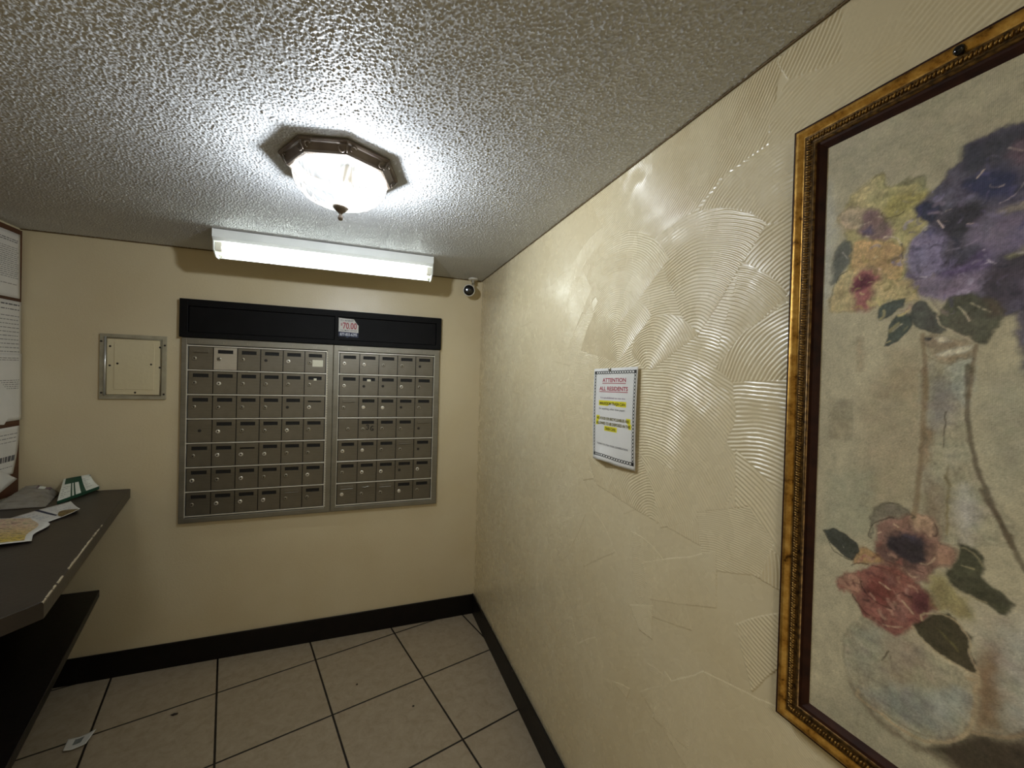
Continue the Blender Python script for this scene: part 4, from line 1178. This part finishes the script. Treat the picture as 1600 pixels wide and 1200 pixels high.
# ------------------------------------------------------------------ framed painting
fy0, fy1, fz0, fz1 = -1.974, -2.76, .902, 1.892
XB = -.0045
pc = thing('framed_painting', 'large framed flower painting in a carved gold frame on the right wall', 'painting', (XB, (fy0 + fy1) / 2, fz0))
def sweep(prof):
    """prof: (inset from the outer edge, height above the wall)"""
    mb = MB()
    n = len(prof)
    for w_, h_ in prof:
        mb.v += [(XB - h_, fy0 - w_, fz0 + w_), (XB - h_, fy1 + w_, fz0 + w_), (XB - h_, fy1 + w_, fz1 - w_), (XB - h_, fy0 - w_, fz1 - w_)]
    for j in range(n - 1):
        for i in range(4):
            mb.f.append((j * 4 + i, j * 4 + (i + 1) % 4, (j + 1) * 4 + (i + 1) % 4, (j + 1) * 4 + i)); mb.mi.append(0)
    return mb
sweep([(.0, 0), (.0, .017), (.0015, .0195), (.004, .0195)]).build('outer_edge', M['liner'], pc)
sweep([(.0038, .019), (.0055, .0215), (.008, .022), (.011, .0205), (.0145, .0165), (.0175, .0165), (.0185, .0175)]).build('frame', M['gold'], pc, smooth=True)
sweep([(.0180, .017), (.0185, .0180), (.031, .0165), (.0315, .0160)]).build('carved_band', M['gold_dark'], pc)
sweep([(.0312, .016), (.033, .0185), (.0355, .0180), (.036, .013)]).build('inner_bead', M['gold_dark'], pc, smooth=True)
sweep([(.0355, .0140), (.040, .0135), (.0445, .009), (.0475, .0065)]).build('liner', M['liner'], pc)
mb = MB()
bm = bmesh.new(); bmesh.ops.create_uvsphere(bm, u_segments=6, v_segments=4, radius=1.0)
bv = [v.co.copy() for v in bm.verts]; bf = [tuple(v.index for v in f.verts) for f in bm.faces]; bm.free()
def beads(n, place, along, tilt):
    for i in range(n):
        c = place((i + .5) / n)
        for s, ln in ((1, .0048), (-1, .0040)):
            mb.add([c + along * (p.x * .0019 + s * .0018 + p.y * tilt * .0022) + Vector((0, along.z, -along.y)) * (p.y * ln) + Vector((-1, 0, 0)) * (p.z * .0030) for p in bv], bf)
w_ = .0247
beads(112, lambda t: Vector((XB - .0172, fy0 - w_, fz0 + w_ + t * (fz1 - fz0 - 2 * w_))), Vector((0, 0, 1)), .6)
beads(112, lambda t: Vector((XB - .0172, fy1 + w_, fz0 + w_ + t * (fz1 - fz0 - 2 * w_))), Vector((0, 0, 1)), .6)
beads(88, lambda t: Vector((XB - .0172, fy0 - w_ + t * (fy1 - fy0 + 2 * w_), fz0 + w_)), Vector((0, -1, 0)), .6)
beads(88, lambda t: Vector((XB - .0172, fy0 - w_ + t * (fy1 - fy0 + 2 * w_), fz1 - w_)), Vector((0, -1, 0)), .6)
M['gold_carve'] = simple('worn_gilt_carving', '4a3014', 'b08a48', 160, .35, .8)
mb.build('leaf_carving', M['gold_carve'], pc, smooth=True)
mb = MB()
mb.lathe([(.006, 0), (.006, .004), (.0045, .007), (.002, .008)], 14, Matrix.Translation((XB - .0185, -2.180, fz1 - .013)) @ Matrix.Rotation(-PI / 2, 4, 'Y'))
mb.build('hanging_screw', M['black_gloss'], pc, smooth=True)

# the picture itself: strokes laid over one another on a fine grid
us = np.concatenate([np.linspace(0, 262, 210)[:-1], np.linspace(262, 696, 110)])
vsg = np.linspace(0, 942, 754)
U, V = np.meshgrid(us, vsg)
rgn = np.random.default_rng(12)
def vnoise(scale, seed, su=1.0, sv=1.0):
    g = np.random.default_rng(seed).random((64, 64))
    x = (U / (scale * su)) % 63; y = (V / (scale * sv)) % 63
    xi = x.astype(int); yi = y.astype(int); fx_ = x - xi; fy_ = y - yi
    fx_ = fx_ * fx_ * (3 - 2 * fx_); fy_ = fy_ * fy_ * (3 - 2 * fy_)
    return (g[yi, xi] * (1 - fx_) + g[yi, xi + 1] * fx_) * (1 - fy_) + (g[yi + 1, xi] * (1 - fx_) + g[yi + 1, xi + 1] * fx_) * fy_ - .5
img = np.zeros(U.shape + (3,)); img[:] = lin('bab08f')[:3]
img *= (1 + .16 * vnoise(38, 1, 1, 3) + .14 * vnoise(11, 2) + .10 * vnoise(4, 3))[..., None]
DU = 5 * vnoise(9, 4) + 2.6 * vnoise(3, 5); DV = 5 * vnoise(9, 6) + 2.6 * vnoise(3, 7)
JIT = .34 * vnoise(11, 8) + .38 * vnoise(5.0, 9, 1.8, .9) + .36 * vnoise(2.4, 10, 1, 1.6) + .14 * vnoise(1.3, 14)
HUE = np.stack([.10 * vnoise(12, 21), .06 * vnoise(12, 22), .12 * vnoise(12, 23)], -1)
def smooth_closed(pts, n=5):
    P_ = [np.array(p, float) for p in pts]; out = []
    L = len(P_)
    for i in range(L):
        a, b, c, d_ = P_[i - 1], P_[i], P_[(i + 1) % L], P_[(i + 2) % L]
        for s in range(n):
            t = s / n
            out.append(.5 * (2 * b + (c - a) * t + (2 * a - 5 * b + 4 * c - d_) * t * t + (3 * b - a - 3 * c + d_) * t ** 3))
    return np.array(out)
def seg_dist(x, y, pts, closed):
    D = np.full(x.shape, 1e9)
    L = len(pts)
    for i in range(L if closed else L - 1):
        ax, ay = pts[i]; bx, by = pts[(i + 1) % L]
        ex, ey = bx - ax, by - ay
        t = np.clip(((x - ax) * ex + (y - ay) * ey) / (ex * ex + ey * ey + 1e-9), 0, 1)
        D = np.minimum(D, np.hypot(x - ax - t * ex, y - ay - t * ey))
    return D
def inside(x, y, pts):
    c = np.zeros(x.shape, bool)
    L = len(pts)
    for i in range(L):
        ax, ay = pts[i]; bx, by = pts[(i + 1) % L]
        k_ = ((ay > y) != (by > y)) & (x < (bx - ax) * (y - ay) / ((by - ay) if by != ay else 1e-9) + ax)
        c ^= k_
    return c
EXTRA = [('p', '9f987e', 6, .8, [(215, 60), (330, 30), (470, 60), (520, 180), (440, 300), (330, 330), (250, 300), (215, 180)]),
         ('p', 'b2aea0', 22, .7, [(230, 90), (300, 70), (330, 180), (260, 220)]),
         ('p', '85694a', 22, .6, [(420, 80), (500, 120), (490, 240), (420, 260)]),
         ('p', '565164', 5, .9, [(225, 560), (300, 540), (420, 600), (470, 700), (420, 800), (320, 830), (225, 800)]),
         ('p', '7b708a', 9, .9, [(260, 600), (350, 590), (400, 680), (330, 740), (260, 700)]),
         ('p', '43434d', 9, .9, [(300, 740), (400, 720), (420, 780), (330, 810)]),
         ('p', 'b0a56c', 5, .9, [(440, 560), (520, 580), (560, 660), (500, 720), (440, 660)]),
         ('p', '4d5750', 3, .9, [(330, 540), (420, 500), (460, 540), (400, 590)])]
# loose petal strokes inside the flower heads
PETALS = []
rp = random.Random(77)
for (cu, cv__, ru, rv), n, cols in (((165, 725, 85, 95), 110, ('8f86a8', '6e6488', '3a3a50', 'a79bb4', '54507a', '8a7a90', '2f3040')),
                                    ((85, 655, 42, 75), 60, ('d0c07e', 'a3964f', 'c9b27c', '8c6b52', 'd9cfa0', '7a6a3c')),
                                    ((95, 255, 48, 62), 80, ('a8685a', '5a2c2c', 'c49a80', '7c4238', '3a2628', 'b98a78'))):
    for _ in range(n):
        a_, q_ = rp.uniform(0, 2 * PI), math.sqrt(rp.random())
        x_, y_ = cu + ru * q_ * math.cos(a_), cv__ + rv * q_ * math.sin(a_)
        L_, b_, k_ = rp.uniform(5, 17), rp.uniform(0, 2 * PI), rp.uniform(-.9, .9)
        pts_ = []
        for t_ in range(5):
            pts_.append((x_, y_)); x_ += L_ / 5 * math.cos(b_); y_ += L_ / 5 * math.sin(b_); b_ += k_ * .6
        PETALS.append(('s', rp.choice(cols), rp.uniform(.9, 3.2), rp.uniform(.3, .65), pts_))
FLOWER = np.zeros(U.shape, bool)
BACKDROP = {'a39c83', 'b9bab0', 'a08f70', '8d8266', '92947a', 'a58f6e', 'a4926f', '9a9a86', '8f8a72', 'a69f84', 'aeb0a0', 'a08f72', 'd2ccb4', 'c9c3a4', '4f504d', '8b8480', '967a5a', '86745a', 'b9b5aa', '77683a',
            'b3aa96', '85694a', 'b2aea0', '9f987e', 'a2937a', '8d9086', 'b5b9ac', 'a5a590', '675b45', '3d3326'}
for kind, colr, soft, alpha, pts in EXTRA + [st_ for st_ in PAINT if st_[0] == 'p'] + PETALS + [st_ for st_ in PAINT if st_[0] == 'l']:
    cpts = smooth_closed(pts) if kind == 'p' and len(pts) > 4 else np.array(pts, float)
    if kind == 'l' and len(pts) > 2:
        tmp = smooth_closed(pts, 4); cpts = tmp[:4 * (len(pts) - 1) + 1]
    m_ = soft * 2 + 10
    x0_, y0_ = cpts.min(0) - m_; x1_, y1_ = cpts.max(0) + m_
    i0, i1 = np.searchsorted(us, x0_), np.searchsorted(us, x1_)
    j0, j1 = np.searchsorted(vsg, y0_), np.searchsorted(vsg, y1_)
    if i1 <= i0 or j1 <= j0:
        continue
    sl = (slice(j0, j1), slice(i0, i1))
    rag = min(1.0, .4 + soft * .16) if kind == 'p' else .3
    x = U[sl] + DU[sl] * rag; y_ = V[sl] + DV[sl] * rag
    Dd = seg_dist(x, y_, cpts, kind == 'p')
    if kind == 'p':
        sd = np.where(inside(x, y_, cpts), Dd, -Dd)
        mask = np.clip(.5 + sd / (2 * soft), 0, 1)
        jit = JIT[sl] * (.45 if soft > 7 else .8)
    else:
        mask = np.clip(1.25 - Dd / soft, 0, 1) * (np.clip(.6 + 1.6 * JIT[sl] + .9 * (rgn.random() - .3), .2, 1) * .8 if soft < 2.2 else .95); jit = .5 * JIT[sl]; sd = None
    if kind == 's':
        mask = mask * FLOWER[sl]
    elif kind == 'p' and colr not in BACKDROP:
        FLOWER[sl] |= mask > .6
    mask = (mask * mask * (3 - 2 * mask) * alpha)[..., None]
    colv = np.array(lin(colr)[:3]) * (1 + 1.25 * jit[..., None] + .9 * HUE[sl])
    if sd is not None and soft < 7:
        colv = colv * (1 - .28 * np.exp(-((sd - .4) / 1.1) ** 2) + .10 * np.exp(-((sd - 4) / 2.5) ** 2))[..., None]
    img[sl] = img[sl] * (1 - mask) + colv * mask
g_ = img.mean(-1, keepdims=True)
img = g_ + (img - g_) * .85
img *= 1.15 * (1 + .08 * rgn.standard_normal(U.shape) + .10 * vnoise(2.6, 31) + .12 * vnoise(7, 32, 1, 1.6) + .14 * vnoise(24, 33))[..., None]
img = np.clip(img, .004, .9)
pv = np.stack([np.full(U.shape, XB - .0062), -2.012 - U / 1000, .925 + V / 1000], -1).reshape(-1, 3)
W = len(us); Hh = len(vsg)
ii, jj = np.meshgrid(np.arange(W - 1), np.arange(Hh - 1))
q = (jj * W + ii).ravel()
pf = np.stack([q, q + W, q + W + 1, q + 1], -1)
bk = np.array([(XB - .0010, -2.012, .925), (XB - .0010, -2.708, .925), (XB - .0010, -2.708, 1.867), (XB - .0010, -2.012, 1.867)])
n0 = len(pv)
c00, c10, c11, c01 = 0, W - 1, Hh * W - 1, (Hh - 1) * W
pv = np.vstack([pv, bk])
pf = np.vstack([pf, [[n0, n0 + 1, n0 + 2, n0 + 3]]])
me = bpy.data.meshes.new('canvas')
me.vertices.add(len(pv)); me.vertices.foreach_set('co', pv.astype(np.float32).ravel())
me.loops.add(pf.size); me.loops.foreach_set('vertex_index', pf.astype(np.int32).ravel())
me.polygons.add(len(pf)); me.polygons.foreach_set('loop_start', (np.arange(len(pf)) * 4).astype(np.int32))
me.update(calc_edges=True)
ca = me.color_attributes.new('paint', 'FLOAT_COLOR', 'POINT')
cv_ = np.ones((len(pv), 4), np.float32); cv_[:n0, :3] = img.reshape(-1, 3); cv_[n0:, :3] = .3
ca.data.foreach_set('color', cv_.ravel())
me.materials.append(M['canvas'])
o = bpy.data.objects.new('canvas', me); COL.objects.link(o); o.parent = pc; o.matrix_parent_inverse = Matrix.Translation(-Vector(pc.location))

# ------------------------------------------------------------------ left wall: board and pinned papers
bb = thing('bulletin_board', 'brown notice board covered in pinned papers on the left wall', 'notice board', (XL, -.7, .90))
MB().box(XL, XL + .008, -1.45, -.008, .9, H - .012, bev=.001).build('panel', M['brown_wall'], bb)

def printed(mb, fn, rows, rg, u0=.10, u1=.92):
    """illegible lines of small print"""
    for v, hgt_, dens in rows:
        u = u0 + rg.uniform(0, .04)
        end = u1 - rg.uniform(0, .25)
        while u < end:
            w = rg.uniform(.03, .11)
            rect(mb, fn, u, min(u + w, end), v, v + hgt_ * .68)
            u += w + .018
rg = random.Random(9)
XP = XL + .0085
def pinned(name, label, y0, zt, curl, ink_rows, lift, w=.2159, h=.279, mat='paper', cat='paper'):
    """sheet hanging flat on the board; u runs from the far edge towards the room"""
    t = thing(name, label, cat, (XP, y0 - w / 2, zt - h), 'papers pinned to the notice board')
    def fn(u, v, off=0.0):
        vv = v
        bulge = lift + curl * (1 - vv) ** 2 * (1 - u) ** 2 + .002 * math.sin(u * PI)
        return (XP + bulge + off, y0 - u * w - (20 * (curl - .002)) * (1 - vv) ** 2 * (1 - u), zt - h + vv * h - .004 * u)
    o = MB().grid(fn, 12, 16).build('sheet', M[mat], t, smooth=True, recalc=False); thicken(o, .0004, 0)
    mb = MB(); printed(mb, lambda u, v: fn(u, v, .0006), ink_rows, rg, .05, .95); mb.build('print', M['ink'], t)
    return t
lines = lambda a, b, n, hh: [(b - (b - a) * i / (n - 1), hh, 1) for i in range(n)]
pinned('posted_letter', 'topmost pinned white letter with dense print, touching the ceiling', -.022, 2.036, .002, [(.88, .018, 1), (.85, .018, 1)] + lines(.30, .76, 16, .011) + [(.2, .012, 1)], .001)
pinned('posted_letter', 'pinned white letter second from the top, under a brown gap', -.010, 1.744, .002, [(.93, .03, 1), (.86, .02, 1)] + lines(.15, .76, 11, .014), .001)
pinned('posted_letter', 'pinned white sheet third from the top with a folded flap over it', -.009, 1.517, .002, [(.93, .012, 1), (.90, .012, 1)] + lines(.48, .60, 5, .012), .004, h=.29)
pinned('posted_letter', 'lowest pinned white sheet with its curled right edge, above the counter', -.012, 1.201, .004, [(.84, .02, 1), (.76, .02, 1), (.68, .016, 1), (.28, .17, 1), (.16, .02, 1)], .002, h=.205)
t = thing('folded_sheet', 'white sheet folded to a point, hanging over the third pinned paper', 'paper', (XP, -.12, 1.20))
mb = MB()
mb.add([(XP + .012, -.044, 1.298), (XP + .010, -.135, 1.400), (XP + .010, -.235, 1.375), (XP + .011, -.235, 1.225), (XP + .010, -.110, 1.215)], [(0, 1, 2, 3, 4)])
mb.add([(XP + .0125, -.060, 1.287), (XP + .011, -.13, 1.365), (XP + .011, -.235, 1.34), (XP + .0115, -.235, 1.25)], [(0, 1, 2, 3)])
o = mb.build('sheet', M['paper'], t); thicken(o, .0005, 0)
t = thing('loose_sheet', 'bright white sheet jutting from the board just above the counter', 'paper', (XP, -.14, .94))
def loose(u, v):
    k0 = Vector((-2.0920, -0.0450, 0.9719))
    e1 = Vector((0.0000, -0.2025, 0.1196))
    e2 = Vector((0.0329, -0.2372, -0.0619))
    p = k0 + e1 * u + e2 * v
    return (max(XP + .010, p.x), p.y, p.z - .006 * u * v)
o = MB().grid(loose, 10, 12).build('sheet', M['paper'], t, smooth=True, recalc=False); thicken(o, .0005, 0)

# ------------------------------------------------------------------ counter with a second shelf below
ZC, ZL = .893, .4285
ct = thing('wall_counter', 'dark brown wall counter with chipped edge and a lower shelf in the left corner', 'counter', (-1.75, -.6, 0))
def plank(outline, z0, z1, bev=.0025):
    bm = bmesh.new()
    f = bm.faces.new([bm.verts.new((x, y_, z1)) for x, y_ in outline])
    r = bmesh.ops.extrude_face_region(bm, geom=[f])
    for v in r['geom']:
        if isinstance(v, bmesh.types.BMVert):
            v.co.z = z0
    bmesh.ops.recalc_face_normals(bm, faces=bm.faces)
    es = [e_ for e_ in bm.edges if abs(e_.verts[0].co.z - z1) < 1e-6 and abs(e_.verts[1].co.z - z1) < 1e-6]
    bmesh.ops.bevel(bm, geom=es, offset=bev, segments=2, affect='EDGES', profile=.5)
    mb = MB(); mb.bm(bm); return mb
g_ = .0075
plank([(XL + .0085, -g_), (-1.716, -g_), (-1.411, -1.146), (-1.452, -1.211), (-1.56, -1.38), (XL + .0085, -1.38)], ZC - .043, ZC).build('top', M['counter'], ct)
plank([(XL + .001, -g_ - .008), (-1.820, -g_ - .008), (-1.533, -1.046), (-1.515, -1.115), (-1.60, -1.30), (XL + .001, -1.30)], ZL - .03, ZL).build('lower_shelf', M['base'], ct)
MB().box(XL + .0005, XL + .007, -1.30, -.016, .0, ZC - .0435).build('shade_panel', M['base'], ct)  # added dark panel standing in for the shade on the wall below the counter
MB().box(XL + .007, -1.66, -1.275, -1.255, .0, ZL - .031, bev=.002).build('support_panel', M['base'], ct)
MB().box(XL + .007, -1.66, -1.275, -1.255, ZL, ZC - .0435, bev=.002).build('support_panel', M['base'], ct)
# paint knocked off the front edge
mb = MB()
rg = random.Random(21)
A0, A1 = Vector((-1.716, -g_, ZC)), Vector((-1.411, -1.146, ZC))
tdir = (A1 - A0).normalized(); ndir = Vector((-tdir.y, tdir.x, 0))
if ndir.x < 0: ndir = -ndir
spots = [(.48, .020), (.52, .03), (.55, .05), (.60, .12), (.69, .16), (.77, .04), (.805, .03), (.87, .03), (.885, .03), (.92, .025), (.945, .03), (.965, .02), (.985, .025)]
for s, ln in spots:
    n = max(3, int(ln / .008))
    c0 = A0 + (A1 - A0) * s
    up_, dn_ = [], []
    for i in range(n + 1):
        p = c0 + tdir * (ln * i / n)
        a_ = rg.uniform(-.0014, .0016) * (1 if 0 < i < n else .2)
        up_.append(p - ndir * (a_ + .0028) + Vector((0, 0, .0006)))
        dn_.append(p + ndir * .0006 - Vector((0, 0, rg.uniform(.0026, .0045))))
    mid = [c0 + tdir * (ln * i / n) + ndir * .0002 - Vector((0, 0, .0004)) for i in range(n + 1)]
    vs = up_ + mid + dn_
    mb.add(vs, [(i, i + 1, n + 1 + i + 1, n + 1 + i) for i in range(n)] + [(n + 1 + i, n + 2 + i, 2 * n + 3 + i, 2 * n + 2 + i) for i in range(n)])
c0 = A1
mb.build('chipped_edge', M['chip'], ct)

# ------------------------------------------------------------------ things on the counter
M['green'] = simple('dark_green_print', '14402f', '1b4c39', 40, .5)
M['pale_print'] = simple('pale_printed_card', 'd3d6cd', 'dcdfd6', 60, .6)
bk = thing('green_booklet', 'thick white and dark green booklet leaning against the back wall on the counter', 'booklet', (-1.87, -.1, ZC))
cA, cB, cC, cD = Vector((-1.868, -.222, .9065)), Vector((-1.829, -.012, .914)), Vector((-1.862, -.016, .972)), Vector((-1.955, -.012, .955))
nb = ((cB - cA).cross(cD - cA)).normalized()
if nb.z < 0: nb = -nb
def bkt(u, v, off=0.0):
    p = cA.lerp(cB, u).lerp(cD.lerp(cC, u), v)
    bow = -.006 * math.sin(PI * v) * u
    return p + nb * (off + bow) 
mb = MB()
NU, NV = 24, 10
T_ = .014
top = [bkt(i / NU, j / NV) for j in range(NV + 1) for i in range(NU + 1)]
bot = [Vector((p.x, min(p.y + .0, -.0068), max(ZC + .0008, p.z - T_))) for p in top]
nT = len(top); W = NU + 1
mb.v = [tuple(p) for p in top + bot]
for j in range(NV):
    for i in range(NU):
        u, v = (i + .5) / NU, (j + .5) / NV
        gr = (.56 < u < .66) or (.30 < u < .345) or (.375 < u < .41) or (v > .72 and u < .56 and u > .10)
        mb.f.append((j * W + i, j * W + i + 1, (j + 1) * W + i + 1, (j + 1) * W + i)); mb.mi.append(1 if gr else 0)
        mb.f.append((nT + j * W + i, nT + (j + 1) * W + i, nT + (j + 1) * W + i + 1, nT + j * W + i + 1)); mb.mi.append(1)
bd = [i for i in range(NU)] + [j * W + NU for j in range(NV)] + [NV * W + NU - i for i in range(NU)] + [(NV - j) * W for j in range(NV)]
for a_, b_ in zip(bd, bd[1:] + bd[:1]):
    mb.f.append((a_, b_, nT + b_, nT + a_)); mb.mi.append(1)
mb.build('cover', [M['pale_print'], M['green']], bk)
mb = MB(); printed(mb, lambda u, v: tuple(bkt(u, v, .0007)), [(.15 + .09 * i, .022, 1) for i in range(8)], rg, .68, .98); printed(mb, lambda u, v: tuple(bkt(u, v, .0007)), [(.1 + .09 * i, .022, 1) for i in range(6)], rg, .03, .29)
mb.build('print', M['ink'], bk)

M['bag'] = simple('grey_crumpled_plastic', '7a756b', '97928a', 30, .42, spec=.5)
bg = thing('crumpled_bag', 'crumpled grey plastic bag in the corner of the counter', 'bag', (-1.98, -.13, ZC))
gb = np.random.default_rng(4)
nz = [(gb.uniform(-5, 9), gb.uniform(8, 34), gb.uniform(0, 6.28), gb.uniform(.3, 1)) for _ in range(8)]
c00_, c10_, c11_, c01_ = Vector((-2.085, -.26, 0)), Vector((-1.886, -.255, 0)), Vector((-1.960, -.030, 0)), Vector((-2.095, -.030, 0))
def bagf(u, v):
    p = c00_.lerp(c10_, u).lerp(c01_.lerp(c11_, u), v)
    e_ = min(1, 5 * min(u, 1 - u)) * min(1, 6 * min(v, 1 - v + .12))
    f_ = sum(k_[3] * abs(math.sin(k_[0] * u + k_[1] * v + k_[2])) for k_ in nz) / 6
    z = ZC + .002 + e_ * (.006 + .020 * f_ + .040 * max(0, v - .25) * (1 - .5 * u) * (1.15 - .6 * abs(u - .45)))
    return (p.x + .006 * (f_ - .5), min(-.012, p.y + .012 * (f_ - .5)), z)
o = MB().grid(bagf, 44, 36).build('bag', M['bag'], bg, smooth=True, recalc=False); thicken(o, .0006, 0)
M['mauve'] = simple('mauve_printed_patch', '5d4b4c', '78666a', 40, .6)
mb = MB().grid(lambda u, v: tuple(Vector(bagf(.50 + u * .34, .80 + v * .14)) + Vector((0, -.001, .0012))), 10, 5)
mb.build('printed_patch', M['mauve'], bg)
mb = MB().grid(lambda u, v: tuple(Vector(bagf(.56 + u * .16, .83 + v * .08)) + Vector((0, -.0015, .0020))), 6, 4)
mb.build('printed_patch', M['pale_print'], bg)

lf = thing('leaflet', 'white folded leaflet with a navy stripe and curled brown corner on the counter', 'leaflet', (-1.81, -.35, ZC))
q0, q1, q2, q3 = Vector((-1.925, -.440, 0)), Vector((-1.838, -.195, 0)), Vector((-1.722, -.372, 0)), Vector((-1.765, -.500, 0))
def leaf(u, v, off=0.0):
    """u along the sheet towards the far tip, v from the wall side to the room side"""
    p = q0.lerp(q1, u).lerp(q3.lerp(q2, u), v)
    z = ZC + .0012 + .010 * max(0, u - .45) ** 1.5 * (v ** 2) * 3 + .012 * max(0, u - .8) + .004 * math.sin(PI * u)
    return (p.x, p.y, z + off)
o = MB().grid(leaf, 22, 14).build('sheet', M['paper'], lf, smooth=True, recalc=False); thicken(o, .0006, 0)
lo = lambda u, v: leaf(u, v, .0008)
mb = MB()
mb.grid(lambda u, v: leaf(.48 + u * .055, v * .80, .0009), 2, 10); mb.build('navy_stripe', M['navy'], lf)
mb = MB(); printed(mb, lo, [(.08 + .07 * i, .022, 1) for i in range(10)], rg, .14, .46); printed(mb, lo, [(.1 + .12 * i, .02, 1) for i in range(5)], rg, .60, .92); mb.build('print', simple('blue_grey_print', '6d7690', '7c849b', 40, .8), lf)
M['food'] = simple('brown_food_picture', '4a2c1c', '8a7838', 70, .5)
mb = MB().grid(lambda u, v: leaf(.50 + u * .46, .985 - .40 * v * math.sin(PI * min(1, .08 + u * .9)), .0011), 14, 6)
mb.build('picture_corner', M['food'], lf)

fy = thing('food_flyer', 'food flyer with yellow and pink pictures lying over the leaflet on the counter', 'flyer', (-1.84, -.55, ZC))
k = N('printed_food_pictures')
mp = k.n('ShaderNodeMapping'); mp.inputs['Scale'].default_value = (26, 80, 1); mp.inputs['Rotation'].default_value = (0, 0, .95)
k.l(k.coord(), mp.inputs[0])
vo = k.noise(1.6, 5, .6, mp.outputs[0], .8)
grad = k.n('ShaderNodeSeparateXYZ'); k.l(k.coord(), grad.inputs[0])
fsel = k.math('MULTIPLY_ADD', grad.outputs[1], -7.0, -3.6)
up_c = k.ramp(vo, (.36, '4d3c26'), (.44, 'c9a08c'), (.52, 'e0c4b0'), (.58, 'd8cf9a'), (.66, '5f6a4a'))
lo_c = k.ramp(vo, (.36, '34380f'), (.44, 'b79a2e'), (.52, 'e0c858'), (.58, 'c8a98c'), (.66, '6a3a24'))
fc = k.n('ShaderNodeClamp'); k.l(fsel, fc.inputs[0])
k.set(k.mix(fc.outputs[0], up_c, lo_c), .4)
M['flyer'] = k.m
r0, r1, r2, r3 = Vector((-2.03, -.405, 0)), Vector((-1.822, -.425, 0)), Vector((-1.684, -.694, 0)), Vector((-1.90, -.775, 0))
def fly(u, v, off=0.0):
    p = r0.lerp(r1, u).lerp(r3.lerp(r2, u), v)
    if u > .8: p = p + Vector((.035 * (u - .8) / .2, .012 * (u - .8) / .2, 0)) * math.sin(PI * min(1, v * 1.25)) ** 2
    z = ZC + .0065 + .003 * math.sin(PI * u) + .004 * v * math.sin(2.2 * u + 1)
    return (p.x, p.y, z + off)
o = MB().grid(fly, 24, 18).build('sheet', M['paper'], fy, smooth=True, recalc=False); thicken(o, .0008, 0)
MB().grid(lambda u, v: fly(u * .93, .03 + v * .93, .0010), 22, 16).build('pictures', M['flyer'], fy, smooth=True)

# ------------------------------------------------------------------ on the floor
ps = thing('paper_slip', 'small curled white paper slip with a grey block lying on the floor tiles', 'paper slip', (-1.70, -.41, 0))
s0, s1, s2, s3 = Vector((-1.746, -.372, 0)), Vector((-1.684, -.372, 0)), Vector((-1.684, -.440, 0)), Vector((-1.727, -.440, 0))
def slip(u, v, off=0.0):
    p = s0.lerp(s1, u).lerp(s3.lerp(s2, u), v)
    p = p + Vector((.030, .015, 0)) * max(0, u - .5) * 1.3
    return (p.x, p.y, .0015 + .030 * max(0, u - .55) ** 1.3 * (1 - .2 * v) + .006 * v * (1 - u) + off)
o = MB().grid(slip, 14, 8).build('slip', M['paper'], ps, smooth=True, recalc=False); thicken(o, .0004, 0)
M['grey_print'] = simple('grey_printed_block', '6f7472', '7f8482', 60, .8)
MB().grid(lambda u, v: slip(.42 + .30 * u, .18 + .45 * v, .0007), 6, 4).build('printed_block', M['grey_print'], ps)
M['crumb'] = simple('dark_debris', '1a130c', '2a2017', 60, .8)
for lab, (x_, y_), rr, st in (('dark elongated crumb on the floor tile nearest the counter', (-1.408, -.360), .006, 2.2),
                             ('tiny dark speck on the middle floor tile, nearer the back wall', (-.683, -.420), .0045, 1.0),
                             ('tiny dark speck on the floor tile nearer the right wall', (-.448, -.635), .0045, 1.1)):
    bm = bmesh.new(); bmesh.ops.create_icosphere(bm, subdivisions=2, radius=rr)
    for v in bm.verts:
        j = 1 + .25 * math.sin(v.co.x * 900) * math.cos(v.co.y * 700)
        v.co = Vector((x_ + v.co.x * st * j, y_ + v.co.y * j, max(0.0002, rr * .5 + v.co.z * .5 * j)))
    mb = MB(); mb.bm(bm)
    o = mb.build('debris_crumb', M['crumb'], None, smooth=True)
    tag(o, lab, 'crumb', 'crumbs on the floor tiles')
